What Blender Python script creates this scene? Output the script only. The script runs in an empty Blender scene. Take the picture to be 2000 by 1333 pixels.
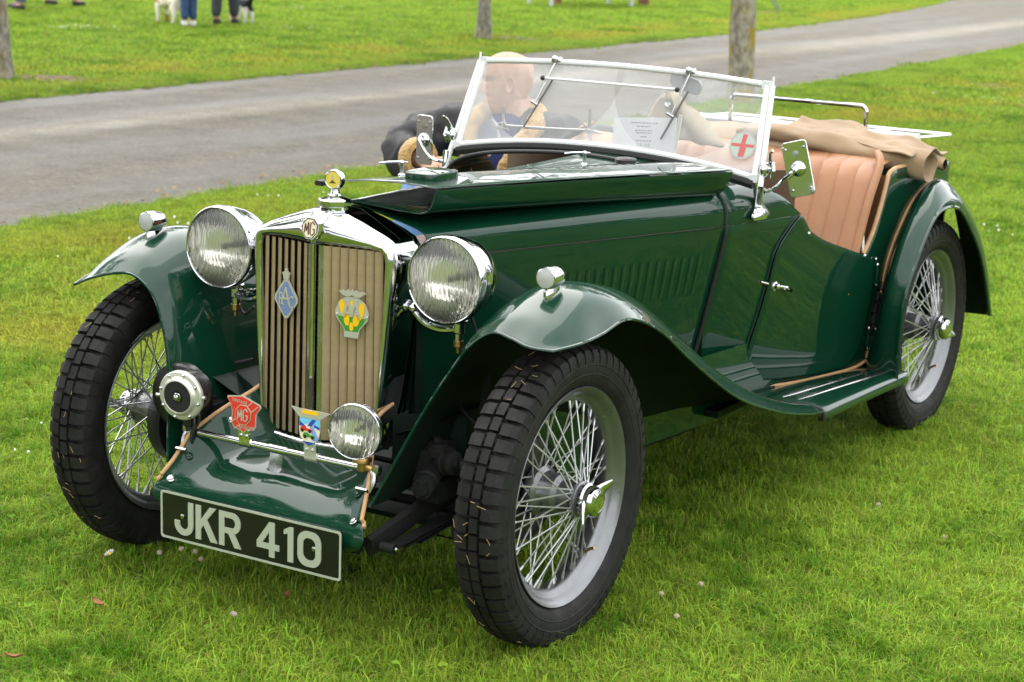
import bpy, math, random
import numpy as np
from mathutils import Vector, Matrix, Quaternion
random.seed(4); rng = np.random.default_rng(7)
sc = bpy.context.scene
COL = sc.collection

# ------------------------------------------------------------------ camera, sky, sun, exposure
def cam_axes(yaw, pitch, roll):
    f = Vector((-math.sin(yaw)*math.cos(pitch), math.cos(yaw)*math.cos(pitch), -math.sin(pitch)))
    r = Vector((math.cos(yaw), math.sin(yaw), 0)); u = r.cross(f)
    c, s = math.cos(roll), math.sin(roll)
    return c*r+s*u, -s*r+c*u, f
CAM = Vector((2.68466, -3.74455, 1.66305))
r_, u_, f_ = cam_axes(.536065, .221291, .038603)
cd = bpy.data.cameras.new('camera'); cam = bpy.data.objects.new('camera', cd); COL.objects.link(cam)
cam.matrix_world = Matrix(((r_.x, u_.x, -f_.x, CAM.x), (r_.y, u_.y, -f_.y, CAM.y), (r_.z, u_.z, -f_.z, CAM.z), (0, 0, 0, 1)))
cd.sensor_width = 36; cd.lens = 3826.79/2000*36; cd.clip_start = .1; cd.clip_end = 2000
cd.dof.use_dof = True; cd.dof.focus_distance = 4.75; cd.dof.aperture_fstop = 7.1
sc.camera = cam

SUN_DIR = Vector((-.50, .34, .80)).normalized()
w = bpy.data.worlds.new('World'); sc.world = w; w.use_nodes = True
nt = w.node_tree; nt.nodes.clear()
def wn(t, **k):
    n = nt.nodes.new(t)
    for a, b in k.items(): setattr(n, a, b)
    return n
out = wn('ShaderNodeOutputWorld'); bg = wn('ShaderNodeBackground')
sky = wn('ShaderNodeTexSky', sky_type='NISHITA', sun_disc=False)
sky.sun_elevation = math.asin(SUN_DIR.z); sky.sun_rotation = math.atan2(SUN_DIR.x, SUN_DIR.y)
sky.air_density = 1.0; sky.dust_density = 4.0; sky.ozone_density = 1.0
hs = wn('ShaderNodeHueSaturation'); hs.inputs['Saturation'].default_value = .25
tc = wn('ShaderNodeTexCoord'); mp = wn('ShaderNodeMapping'); mp.inputs['Scale'].default_value = (1.0, 1.0, 2.2)
no = wn('ShaderNodeTexNoise'); no.inputs['Scale'].default_value = 1.6; no.inputs['Detail'].default_value = 6; no.inputs['Roughness'].default_value = .55
rp = wn('ShaderNodeValToRGB')
rp.color_ramp.elements[0].position = .30; rp.color_ramp.elements[0].color = (5.2, 5.5, 5.9, 1)
rp.color_ramp.elements[1].position = .72; rp.color_ramp.elements[1].color = (9.6, 9.6, 9.5, 1)
mx = wn('ShaderNodeMixRGB'); mx.inputs[0].default_value = .8
L = nt.links.new
L(sky.outputs[0], hs.inputs['Color']); L(tc.outputs['Generated'], mp.inputs[0]); L(mp.outputs[0], no.inputs['Vector'])
L(no.outputs[0], rp.inputs[0]); L(hs.outputs[0], mx.inputs[1]); L(rp.outputs[0], mx.inputs[2])
L(mx.outputs[0], bg.inputs[0]); bg.inputs[1].default_value = .12; L(bg.outputs[0], out.inputs[0])
sd = bpy.data.lights.new('sun', 'SUN'); sd.energy = .8; sd.angle = math.radians(70); sd.color = (1, .965, .90)
so = bpy.data.objects.new('sun', sd); COL.objects.link(so); so.rotation_euler = SUN_DIR.to_track_quat('Z', 'Y').to_euler(); so.location = (-6, 3, 12)
vs = sc.view_settings; vs.view_transform = 'Standard'; vs.look = 'None'; vs.gamma = 1; vs.exposure = 1.74; vs.use_curve_mapping = False
sc.cycles.max_bounces = 10; sc.cycles.transparent_max_bounces = 12; sc.cycles.caustics_reflective = False; sc.cycles.caustics_refractive = False
sc.cycles.use_denoising = True; sc.cycles.sample_clamp_indirect = 6

# ------------------------------------------------------------------ mesh helpers
class MB:
    def __init__(s): s.v = []; s.f = []; s.m = []
    def add(s, V, F, mi=0):
        n = len(s.v); s.v += [tuple(map(float, p)) for p in V]; s.f += [tuple(i+n for i in f) for f in F]; s.m += [mi]*len(F); return s
    def box(s, c, d, M=None, mi=0):
        x, y, z = d[0]/2, d[1]/2, d[2]/2
        V = [Vector((a*x, b*y, e*z)) for a in (-1, 1) for b in (-1, 1) for e in (-1, 1)]
        if M is not None: V = [M @ v for v in V]
        V = [v+Vector(c) for v in V]
        return s.add(V, [(0, 1, 3, 2), (4, 6, 7, 5), (0, 4, 5, 1), (2, 3, 7, 6), (0, 2, 6, 4), (1, 5, 7, 3)], mi)
    def tube(s, path, r, n=8, closed=False, mi=0, flat=1.0, up=None):
        P = [Vector(p) for p in path]; k = len(P); rr = r if hasattr(r, '__len__') else [r]*k
        T = []
        for i in range(k):
            a = P[(i-1) % k] if closed or i else P[0]; b = P[(i+1) % k] if closed or i < k-1 else P[-1]
            T.append((b-a).normalized())
        u = Vector(up) if up else (Vector((0, 0, 1)) if abs(T[0].z) < .9 else Vector((1, 0, 0)))
        u = (u-T[0]*u.dot(T[0])).normalized(); V = []
        for i in range(k):
            u = (u-T[i]*u.dot(T[i])).normalized(); w_ = T[i].cross(u)
            for j in range(n):
                a = 2*math.pi*j/n; V.append(P[i]+(u*math.cos(a)*flat+w_*math.sin(a))*rr[i])
        F = []
        for i in range(k if closed else k-1):
            for j in range(n):
                a, b = i*n+j, i*n+(j+1) % n; c_, d_ = ((i+1) % k)*n+(j+1) % n, ((i+1) % k)*n+j
                F.append((a, b, c_, d_))
        if not closed: F += [tuple(range(n))[::-1], tuple((k-1)*n+j for j in range(n))]
        return s.add(V, F, mi)
    def lathe(s, prof, M=None, n=32, mi=0, closed=False, caps=True):
        V = []; F = []; k = len(prof)
        for r, z in prof:
            for j in range(n):
                a = 2*math.pi*j/n; V.append(Vector((r*math.cos(a), r*math.sin(a), z)))
        for i in range(k if closed else k-1):
            i2 = (i+1) % k
            for j in range(n):
                F.append((i*n+j, i*n+(j+1) % n, i2*n+(j+1) % n, i2*n+j))
        if not closed and caps:
            if prof[0][0] > 1e-5: F.append(tuple(range(n))[::-1])
            if prof[-1][0] > 1e-5: F.append(tuple((k-1)*n+j for j in range(n)))
        if M is not None: V = [M @ v for v in V]
        return s.add(V, F, mi)
    def grid(s, P, cu=False, cv=False, mi=0, flip=False):
        P = np.asarray(P, float); a, b = P.shape[:2]; F = []
        for i in range(a if cu else a-1):
            for j in range(b if cv else b-1):
                q = (i*b+j, ((i+1) % a)*b+j, ((i+1) % a)*b+(j+1) % b, i*b+(j+1) % b)
                F.append(q[::-1] if flip else q)
        return s.add(P.reshape(-1, 3), F, mi)
    def prism(s, poly, M, h0=0., h1=.002, mi=0, side=None):
        n = len(poly); V = [M @ Vector((p[0], p[1], h0)) for p in poly]+[M @ Vector((p[0], p[1], h1)) for p in poly]
        ar = sum(poly[i][0]*poly[(i+1) % n][1]-poly[(i+1) % n][0]*poly[i][1] for i in range(n))
        idx = list(range(n)) if ar > 0 else list(range(n))[::-1]
        s.add(V, [tuple(i+n for i in idx)], mi)
        k = len(s.f); base = len(s.v)-2*n
        fs = [tuple(base+i for i in idx[::-1])]+[(base+idx[i], base+idx[(i+1) % n], base+idx[(i+1) % n]+n, base+idx[i]+n) for i in range(n)]
        s.f += fs; s.m += [mi if side is None else side]*len(fs); return s
    def sphere(s, c, r, n=16, m=10, M=None, mi=0):
        r = r if hasattr(r, '__len__') else (r, r, r)
        pr = [(math.sin(math.pi*i/m), -math.cos(math.pi*i/m)) for i in range(m+1)]
        pr = [(max(a, 1e-6), b) for a, b in pr]
        D = Matrix.Diagonal((*r, 1)); T = Matrix.Translation(c)
        return s.lathe(pr, T @ (M if M is not None else Matrix()) @ D, n, mi)
    def mirror(s):
        o = MB(); o.v = [(-x, y, z) for x, y, z in s.v]; o.f = [f[::-1] for f in s.f]; o.m = list(s.m); return o
    def join(s, o, M=None, mi=None):
        V = o.v if M is None else [M @ Vector(v) for v in o.v]
        n = len(s.v); s.v += [tuple(v) for v in V]; s.f += [tuple(i+n for i in f) for f in o.f]; s.m += o.m if mi is None else [mi]*len(o.f); return s

def mesh_of(name, mb, mats, angle=35, smooth=True):
    me = bpy.data.meshes.new(name); me.from_pydata(mb.v, [], mb.f)
    for m in (mats if isinstance(mats, (list, tuple)) else [mats]): me.materials.append(m)
    me.polygons.foreach_set('material_index', np.array(mb.m, dtype=np.int32))
    if smooth:
        me.polygons.foreach_set('use_smooth', np.ones(len(mb.f), bool)); me.set_sharp_from_angle(angle=math.radians(angle))
    me.update(); return me
def obj(name, mb, mats, parent=None, angle=35, solid=None, soff=-1, smat=0, bevel=None, sub=0, smooth=True, label=None, kind=None):
    o = bpy.data.objects.new(name, mb if isinstance(mb, bpy.types.Mesh) else mesh_of(name, mb, mats, angle, smooth))
    COL.objects.link(o); o.parent = parent
    if sub: m = o.modifiers.new('sub', 'SUBSURF'); m.levels = m.render_levels = sub
    if solid:
        m = o.modifiers.new('solid', 'SOLIDIFY'); m.thickness = solid; m.offset = soff; m.material_offset = smat; q = o.modifiers.new('normals', 'WEIGHTED_NORMAL'); q.weight = 100; q.keep_sharp = True
    if bevel: m = o.modifiers.new('bevel', 'BEVEL'); m.width = bevel; m.segments = 2; m.limit_method = 'ANGLE'; m.angle_limit = math.radians(40)
    if label: o['label'] = label
    if kind: o['kind'] = kind
    return o
def empty(name, loc=(0, 0, 0), rz=0, parent=None):
    o = bpy.data.objects.new(name, None); COL.objects.link(o); o.location = loc; o.rotation_euler = (0, 0, rz); o.parent = parent
    o.empty_display_size = .05; return o
def tag(o, label, cat, group=None, kind=None):
    o['label'] = label; o['category'] = cat
    if group: o['group'] = group
    if kind: o['kind'] = kind
    return o
def copy_tree(o, parent=None):
    c = o.copy(); COL.objects.link(c); c.parent = parent
    for ch in list(o.children): copy_tree(ch, c)
    return c
def cr(P, n, closed=False):
    """Catmull-Rom resample along axis 0 (uniform in control index)."""
    P = np.asarray(P, float); k = len(P); t = np.linspace(0, k-1, n); i = np.clip(t.astype(int), 0, k-2); f = (t-i).reshape(-1, *([1]*(P.ndim-1)))
    g = lambda j: P[np.clip(j, 0, k-1)]
    p0 = np.where((i == 0).reshape(f.shape), 2*g(i)-g(i+1), g(i-1)); p3 = np.where((i >= k-2).reshape(f.shape), 2*g(i+1)-g(i), g(i+2)); p1, p2 = g(i), g(i+1)
    return .5*(2*p1+(p2-p0)*f+(2*p0-5*p1+4*p2-p3)*f*f+(3*p1-p0-3*p2+p3)*f**3)
def MX(loc, xa, ya, za): return Matrix(((xa[0], ya[0], za[0], loc[0]), (xa[1], ya[1], za[1], loc[1]), (xa[2], ya[2], za[2], loc[2]), (0, 0, 0, 1)))
def FRONT(loc, yaw=0, tilt=0):
    """plane facing the front of the car (-y): local x -> +x, local y -> up, local z -> -y"""
    return Matrix.Translation(loc) @ Matrix.Rotation(yaw, 4, 'Z') @ Matrix.Rotation(tilt, 4, 'X') @ MX((0, 0, 0), (1, 0, 0), (0, 0, 1), (0, -1, 0))
def AX(loc, d):
    return Matrix.Translation(loc) @ Vector(d).to_track_quat('Z', 'Y').to_matrix().to_4x4()
def crumple(P, amp, freq, seed=0.):
    """cloth folds: push grid points in and out"""
    from mathutils import noise
    P = np.array(P, float); sh = P.shape; Q = P.reshape(-1, 3)
    for i in range(len(Q)):
        p = Vector(Q[i])*freq+Vector((seed, seed*.7, 0)); v = noise.noise_vector(p); k = .5-abs(noise.noise(p*.8+Vector((5, 1, 2)))); Q[i] += np.array(v)*amp*.6+np.array((0, -.3, 1))*amp*k*.9
    return Q.reshape(sh)
def curve_mesh(polys, ext):
    cu = bpy.data.curves.new('c', 'CURVE'); cu.dimensions = '2D'; cu.fill_mode = 'BOTH'; cu.extrude = ext
    for p in polys:
        sp = cu.splines.new('POLY'); sp.points.add(len(p)-1); sp.use_cyclic_u = True
        for q, a in zip(sp.points, p): q.co = (a[0], a[1], 0, 1)
    return _tomesh(cu)
def text_mb(body, size, ext=.0004, align='CENTER', sx=1):
    cu = bpy.data.curves.new('t', 'FONT'); cu.body = body; cu.size = size; cu.extrude = ext; cu.align_x = align; cu.align_y = 'CENTER'; cu.resolution_u = 2
    m = _tomesh(cu); m.v = [(x*sx, y, z) for x, y, z in m.v]; return m
def _tomesh(cu):
    o = bpy.data.objects.new('tmp', cu); COL.objects.link(o); bpy.context.view_layer.update()
    ev = o.evaluated_get(bpy.context.evaluated_depsgraph_get()); me = ev.to_mesh()
    mb = MB().add([tuple(v.co) for v in me.vertices], [tuple(p.vertices) for p in me.polygons])
    ev.to_mesh_clear(); bpy.data.objects.remove(o); bpy.data.curves.remove(cu); return mb

# ------------------------------------------------------------------ materials
def mat(name, base, rough=.5, metal=0., coat=0., spec=.5, bump=0, bscale=60, var=0, vscale=8, trans=0, ior=1.45, coatr=.03, noise2=None, sheen=0, rvar=0):
    m = bpy.data.materials.new(name); m.use_nodes = True; n = m.node_tree.nodes; l = m.node_tree.links.new; b = n['Principled BSDF']
    b.inputs['Base Color'].default_value = (*base, 1); b.inputs['Roughness'].default_value = rough; b.inputs['Metallic'].default_value = metal
    b.inputs['Coat Weight'].default_value = coat; b.inputs['Coat Roughness'].default_value = coatr; b.inputs['Coat IOR'].default_value = 1.42; b.inputs['Specular IOR Level'].default_value = spec
    b.inputs['Transmission Weight'].default_value = trans; b.inputs['IOR'].default_value = ior; b.inputs['Sheen Weight'].default_value = sheen
    t = n.new('ShaderNodeTexCoord')
    if var or noise2:
        no = n.new('ShaderNodeTexNoise'); no.inputs['Scale'].default_value = vscale; no.inputs['Detail'].default_value = 6; l(t.outputs['Object'], no.inputs['Vector'])
        rp = n.new('ShaderNodeValToRGB'); c2 = noise2 or tuple(min(1, c*(1+var)) for c in base); c1 = tuple(c*(1-var) for c in base) if not noise2 else base
        rp.color_ramp.elements[0].position = .35; rp.color_ramp.elements[0].color = (*c1, 1); rp.color_ramp.elements[1].position = .65; rp.color_ramp.elements[1].color = (*c2, 1)
        l(no.outputs[0], rp.inputs[0]); l(rp.outputs[0], b.inputs['Base Color'])
    if rvar:
        n3 = n.new('ShaderNodeTexNoise'); n3.inputs['Scale'].default_value = vscale*1.7; n3.inputs['Detail'].default_value = 5; l(t.outputs['Object'], n3.inputs['Vector'])
        mr = n.new('ShaderNodeMapRange'); mr.inputs[1].default_value = .3; mr.inputs[2].default_value = .7; mr.inputs[3].default_value = max(.01, rough-rvar); mr.inputs[4].default_value = rough+rvar
        l(n3.outputs[0], mr.inputs[0]); l(mr.outputs[0], b.inputs['Roughness'])
    if bump:
        n2 = n.new('ShaderNodeTexNoise'); n2.inputs['Scale'].default_value = bscale; n2.inputs['Detail'].default_value = 5; l(t.outputs['Object'], n2.inputs['Vector'])
        bp = n.new('ShaderNodeBump'); bp.inputs['Strength'].default_value = bump; bp.inputs['Distance'].default_value = .01; l(n2.outputs[0], bp.inputs['Height']); l(bp.outputs[0], b.inputs['Normal'])
    return m
PAINT = mat('green paint', (.0024, .031, .015), .35, 0, 1.0, .05, coatr=.010, var=.06, vscale=3)
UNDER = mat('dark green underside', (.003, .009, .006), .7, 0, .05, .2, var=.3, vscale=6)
CHROME = mat('chrome', (.60, .61, .615), .045, 1, rvar=.03, vscale=14)
DULL = mat('dull chrome', (.46, .46, .45), .24, 1, rvar=.08, vscale=20)
ALU = mat('silver wheel paint', (.20, .205, .21), .32, .8, .2, var=.08, vscale=12, rvar=.08)
SPOKEM = mat('spoke metal', (.50, .505, .50), .30, .7)
RUBBER = mat('tyre rubber', (.0115, .0108, .0100), .66, 0, 0, .3, bump=.15, bscale=120, var=.4, vscale=16, rvar=.1)
BLACKR = mat('black rubber', (.014, .014, .014), .5)
BLACKM = mat('black metal', (.010, .010, .010), .38, 0, .3, var=.3, vscale=10)
GREASE = mat('oily chassis', (.0035, .0035, .0033), .75, .0, bump=.3, bscale=40, var=.4, vscale=12)
SLATM = mat('bronze slat paint', (.33, .245, .135), .38, .15, .3, var=.08, vscale=20)
DARK = mat('radiator core', (.006, .006, .006), .8)
TAN = mat('tan leather', (.31, .145, .068), .45, 0, .1, .4, bump=.12, bscale=160, var=.08, vscale=9)
PIPE = mat('tan piping', (.46, .27, .13), .6, var=.1, vscale=30)
CANVAS = mat('hood canvas', (.27, .185, .108), .85, 0, 0, .2, bump=.25, bscale=260, var=.07, vscale=6, sheen=.2)
CREAM = mat('cream tonneau cloth', (.30, .25, .175), .85, var=.06)
WHITE = mat('white frame paint', (.74, .74, .73), .25, 0, .4)
BLACK = mat('plate black', (.006, .006, .006), .3, 0, .5)
SILVER = mat('pressed aluminium letters', (.50, .525, .43), .42, .35)
ENGINE = mat('engine paint', (.10, .03, .02), .5, bump=.2)
def enam(n, c): return mat(n, c, .22, 0, .6)
RED, YEL, BLUE, SKYB, GRN, CRM = enam('red enamel', (.62, .035, .025)), enam('yellow enamel', (.85, .50, .015)), enam('blue enamel', (.03, .06, .42)), enam('sky enamel', (.16, .55, .78)), enam('green enamel', (.05, .25, .04)), enam('cream enamel', (.78, .72, .50))
RACB = enam('grey blue enamel', (.16, .22, .40)); BROWN = enam('brown letters', (.12, .04, .03)); PALE = enam('pale lens', (.40, .40, .385))
BADGE = mat('badge metal', (.62, .60, .53), .32, .55); BRASS = mat('brass', (.45, .28, .10), .35, 1)
def glass_mat(name, haze=.0, ribs=False, swept=False, tint=(1, 1, 1)):
    m = bpy.data.materials.new(name); m.use_nodes = True; n = m.node_tree.nodes; l = m.node_tree.links.new; n.clear()
    o = n.new('ShaderNodeOutputMaterial'); tr = n.new('ShaderNodeBsdfTransparent'); tr.inputs[0].default_value = (*tint, 1)
    gl = n.new('ShaderNodeBsdfGlossy'); gl.inputs['Roughness'].default_value = .02; fr = n.new('ShaderNodeFresnel'); fr.inputs[0].default_value = 1.55
    mx = n.new('ShaderNodeMixShader'); l(fr.outputs[0], mx.inputs[0]); l(tr.outputs[0], mx.inputs[1]); l(gl.outputs[0], mx.inputs[2]); last = mx
    tc = n.new('ShaderNodeTexCoord')
    if ribs:
        wv = n.new('ShaderNodeTexWave'); wv.bands_direction = 'X'; wv.inputs['Scale'].default_value = ribs; wv.inputs['Distortion'].default_value = .6; wv.inputs['Detail'].default_value = 1; l(tc.outputs['Object'], wv.inputs['Vector'])
        bp = n.new('ShaderNodeBump'); bp.inputs['Strength'].default_value = .55; bp.inputs['Distance'].default_value = .0025; l(wv.outputs[0], bp.inputs['Height'])
        l(bp.outputs[0], gl.inputs['Normal']); tl = n.new('ShaderNodeBsdfTranslucent'); tl.inputs[0].default_value = (.97, .95, .90, 1); mt = n.new('ShaderNodeMixShader'); mt.inputs[0].default_value = .22
        df = n.new('ShaderNodeBsdfDiffuse'); df.inputs[0].default_value = (.8, .79, .74, 1); md_ = n.new('ShaderNodeMixShader'); md_.inputs[0].default_value = .10; rf = n.new('ShaderNodeBsdfRefraction'); rf.inputs['IOR'].default_value = 1.07; rf.inputs['Roughness'].default_value = .02; rf.inputs[0].default_value = (.98, .97, .93, 1); l(bp.outputs[0], rf.inputs['Normal']); l(rf.outputs[0], mt.inputs[1]); l(tl.outputs[0], mt.inputs[2]); l(mt.outputs[0], md_.inputs[1]); l(df.outputs[0], md_.inputs[2]); l(bp.outputs[0], df.inputs['Normal']); l(bp.outputs[0], tl.inputs['Normal']); l(md_.outputs[0], mx.inputs[1])
    if haze:
        df = n.new('ShaderNodeBsdfDiffuse'); df.inputs[0].default_value = (.85, .85, .84, 1); m2 = n.new('ShaderNodeMixShader'); m2.inputs[0].default_value = haze  # pale diffuse stands in for dust and for the white sky's reflection
        l(mx.outputs[0], m2.inputs[1]); l(df.outputs[0], m2.inputs[2]); last = m2
        no = n.new('ShaderNodeTexNoise'); no.inputs['Scale'].default_value = 3.5; no.inputs['Detail'].default_value = 4; l(tc.outputs['Object'], no.inputs['Vector'])
        mr = n.new('ShaderNodeMapRange'); mr.inputs[3].default_value = haze*.75; mr.inputs[4].default_value = haze*1.25; l(no.outputs[0], mr.inputs[0]); l(mr.outputs[0], m2.inputs[0])
        if swept:   # dust wiped away in two fans about the wiper spindles
            fac = mr.outputs[0]
            for c, R in swept:
                ds = n.new('ShaderNodeVectorMath'); ds.operation = 'DISTANCE'; l(tc.outputs['Object'], ds.inputs[0]); ds.inputs[1].default_value = c
                lt = n.new('ShaderNodeMath'); lt.operation = 'LESS_THAN'; l(ds.outputs['Value'], lt.inputs[0]); lt.inputs[1].default_value = R
                mm = n.new('ShaderNodeMath'); mm.operation = 'MULTIPLY_ADD'; l(lt.outputs[0], mm.inputs[0]); mm.inputs[1].default_value = -haze*.32; l(fac, mm.inputs[2]); fac = mm.outputs[0]
            l(fac, m2.inputs[0])
    l(last.outputs[0], o.inputs[0]); return m
LENS = glass_mat('fluted lamp glass', ribs=52)
SCREEN = glass_mat('windscreen glass', haze=.36, swept=[((-.215, 1.318, 1.18), .235), ((.23, 1.318, 1.185), .235)])
GAUGE = mat('gauge face', (.72, .55, .10), .4)
MIRR = mat('mirror', (.75, .75, .75), .02, 1)
REFL = mat('fluted reflector', (.93, .92, .88), .07, 1)
_n = REFL.node_tree.nodes; _l = REFL.node_tree.links.new; _t = _n.new('ShaderNodeTexCoord'); _w = _n.new('ShaderNodeTexWave'); _w.bands_direction = 'X'; _w.inputs['Scale'].default_value = 26; _w.inputs['Distortion'].default_value = .8; _w.inputs['Detail'].default_value = 1; _l(_t.outputs['Object'], _w.inputs['Vector'])
_b = _n.new('ShaderNodeBump'); _b.inputs['Strength'].default_value = .25; _b.inputs['Distance'].default_value = .003; _l(_w.outputs[0], _b.inputs['Height']); _l(_b.outputs[0], _n['Principled BSDF'].inputs['Normal'])
MATTE = mat('matt black', (.022, .022, .022), .7, spec=.2)
# ------------------------------------------------------------------ the car: body surfaces
CAR = empty('vintage_car'); tag(CAR, 'dark green open vintage sports car with wire wheels and tan seat, bonnet half open', 'car')
ip = lambda y, a, b: float(np.interp(y, a, b))
def xh(y): return ip(y, [0, 1.13, 1.53], [.221, .465, .505]) if y < 1.05 else xtop(y)           # half width at the shoulder line
def zh(y): return ip(y, [0, 1.13, 1.53], [.844, .812, .804])
def zc(y): return ip(y, [-.02, 1.13, 1.6], [.953, .963, .958])          # height along the middle
PF = ([0, .25, .50, .72, .88, .965, .996, 1.0], [1, .90, .79, .69, .60, .50, .35, 0])
PR = ([0, .25, .54, .74, .88, .955, .992, 1.0], [1, .97, .89, .79, .66, .51, .32, 0])
def prof(t, y):
    """bonnet and scuttle section: t 0 middle .. 1 shoulder line"""
    k = min(1, max(0, y/1.13)); i = t*7; P = np.array([[(1-k)*PF[0][j]+k*PR[0][j], (1-k)*PF[1][j]+k*PR[1][j]] for j in range(8)])
    a = int(min(6, i)); f = i-a; q = lambda j: P[j] if 0 <= j < 8 else (2*P[0]-P[1]+np.array([0, (P[0]-P[1])[1]*-1]) if j < 0 else 2*P[7]-P[6])
    p0, p1, p2, p3 = q(a-1), q(a), q(a+1), q(a+2)
    v = .5*(2*p1+(p2-p0)*f+(2*p0-5*p1+4*p2-p3)*f*f+(3*p1-p0-3*p2+p3)*f**3)
    return v[0]*xh(y), zh(y)+(zc(y)-zh(y))*v[1]
_yy = np.linspace(-.3, 3, 1101)
def _smooth(a, b, w_=81):
    v = np.interp(_yy, a, b); return np.convolve(np.pad(v, w_//2, mode='edge'), np.ones(w_)/w_, 'valid')
_xt = _smooth([0, 1.13, 1.53, 1.80, 2.0, 2.3, 2.66], [.221, .465, .512, .548, .570, .580, .568]); _ln = _smooth([0, 1.13, 1.5, 2.1, 2.66], [.02, .075, .042, .004, .002])
def xtop(y): return float(np.interp(y, _yy, _xt))
def xb(y, z): return xtop(y)-float(np.interp(y, _yy, _ln))*max(0, (.81-z)/.345)**1.1
def ztop(y): return ip(y, [1.13, 1.49, 1.517, 1.545, 1.576, 1.63, 1.689, 1.809, 1.90, 1.955, 1.975, 2.015, 2.055, 2.091, 2.12, 2.3, 2.64],
                       [.812, .806, .805, .785, .755, .730, .708, .673, .646, .630, .648, .704, .788, .872, .884, .884, .860])
def zlow(y): return .262 if not 2.035 < y < 2.741 else max(.262, .345+math.sqrt(max(0, .353**2-(y-2.388)**2)))
SIDES = (1, -1)
def both(name, mb, mats, parent=CAR, **k):
    a = obj(name, mb, mats, parent, **k); b = obj(name, mb.mirror(), mats, parent, **k); return a, b

# scuttle: the fixed panel between bonnet and cockpit
ts = np.linspace(0, 1, 26); half = []
for t in ts:
    ye = 1.30+.23*t**3; half.append([(*((lambda p: (p[0], y, p[1]))(prof(t, y))),) for y in np.linspace(1.128, ye, 9)])
half = np.array(half); full = np.concatenate([half[:0:-1]*[-1, 1, 1], half])
obj('scuttle', MB().grid(full), PAINT, CAR, solid=.004)
# body sides
def side_grid():
    ys = np.r_[np.linspace(1.128, 1.49, 10), np.linspace(1.505, 1.945, 22), np.linspace(1.955, 2.12, 22), np.linspace(2.15, 2.66, 26)]
    G = []
    for y in ys:
        zt = ztop(y); G.append([(xb(y, z), y, z) for z in zt+(zlow(y)-zt)*np.linspace(0, 1, 16)])
    return MB().grid(G)
sm = side_grid()
SL = obj('body_side', sm, PAINT, CAR, solid=.012, soff=1, smat=0); SR = obj('body_side', sm.mirror(), PAINT, CAR, solid=.012, soff=1)
# rear panel, floor, bulkhead and inside trim
R = [[(x, 2.66+.01*math.cos(x*3), z) for x in np.linspace(-.565, .565, 12)] for z in np.linspace(.855, .30, 6)]
obj('rear_panel', MB().grid(R), PAINT, CAR, solid=.01)
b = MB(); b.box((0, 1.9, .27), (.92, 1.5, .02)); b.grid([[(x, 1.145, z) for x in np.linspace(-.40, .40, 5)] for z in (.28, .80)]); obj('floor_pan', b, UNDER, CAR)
b = MB(); b.grid([[(s*x, 1.33+.21*abs(x/.5)**3, z) for x in np.linspace(0, .49, 8) for s in (1,)] for z in (.93, .80, .72)]); b.join(b.mirror()); obj('dashboard', b, mat('dash leather', (.10, .05, .03), .5), CAR, solid=.01)

# bonnet, near half closed: top panel and louvred side panel
YB = np.linspace(.002, 1.118, 30)
obj('bonnet_top_panel', MB().grid([[(lambda p: (p[0], y, p[1]))(prof(t, y)) for y in YB] for t in np.linspace(.0, 1, 30)]), PAINT, CAR, solid=.003)
def lerp2(a, b, k): return a*(1-k)+b*k
def xbb(y): return ip(y, [0, 1.13], [.205, .388])
def side_pt(y, f):   # f 0 at hinge, 1 at lower edge
    z = zh(y)-.004+(.46-zh(y))*f; return (xh(y)+.0005+(xbb(y)-xh(y))*f, y, z)
BS = obj('bonnet_side_panel', MB().grid([[side_pt(y, f) for f in np.linspace(0, 1, 12)] for y in YB]), PAINT, CAR, solid=.003, soff=1)
obj('hinge_rod', MB().tube([(xh(y)+.001, y, zh(y)-.001) for y in YB], .0016, 6), BLACKM, BS)
def louvre_mesh():
    b = MB(); n = 11; G = []
    for i in range(n):
        s = i/(n-1); a = math.sin(math.pi*s)**.45*(1-.3*s); z = -.0+(-.115)*s
        G.append([(0, -.008, z), (.0022*a, -.0056, z), (.0024*a, -.002, z), (.0010*a, .0045, z), (0, .0075, z)])
    b.grid(G, flip=True); b.add([(.0006, -.0096, -.004), (.0006, -.0078, -.004), (.0006, -.0084, -.030), (.0006, -.0090, -.030)], [(0, 1, 2, 3)], 1)
    return mesh_of('louvre', b, [PAINT, DARK], 50)
LM = louvre_mesh()
for i in range(17):
    y = .47+i*(1.035-.47)/16; z = .753-.014*i/16; f = (zh(y)-.004-z)/(zh(y)-.46); p = side_pt(y, f); q = side_pt(y, f+.3)
    o = bpy.data.objects.new('louvre', LM); COL.objects.link(o); o.parent = BS
    o.location = (p[0]+.0012, p[1], p[2]); o.rotation_euler = (0, math.atan2(p[0]-q[0], p[2]-q[2]), -math.atan2(xh(1.)-xh(.5), .5))
# bonnet, far half opened and folded upside down over the near half
PHI = math.radians(15)
def fold(u, w, y):   # u out from the hinge, w down from it in the closed state
    c, s = math.cos(PHI+.05*y), math.sin(PHI+.05*y); return (u*c+w*s, y, w*c-u*s+zc(y)+.004)
YF = np.linspace(-.002, 1.10, 26); G = []
for t in np.linspace(.0, 1, 30): G.append([fold(prof(t, y)[0], zc(y)-prof(t, y)[1], y) for y in YF])
obj('bonnet_top_panel', MB().grid(G, flip=True), PAINT, CAR, solid=.003, soff=1, label='far top panel of the bonnet folded over upside down')
def fside(y, f):
    h = fold(xh(y), zc(y)-zh(y), y); L_ = .345; a = .065-.01*y
    return (h[0]+.001-L_*f*math.cos(a), y+f*(-.004), h[2]+.003-L_*f*math.sin(a)+.012*math.sin(math.pi*f))
FS = obj('bonnet_side_panel', MB().grid([[fside(y, f) for f in np.linspace(0, 1, 14)] for y in YF]), PAINT, CAR, solid=.003, soff=1, label='far side panel of the bonnet lying flat on the folded top panel')
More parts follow.
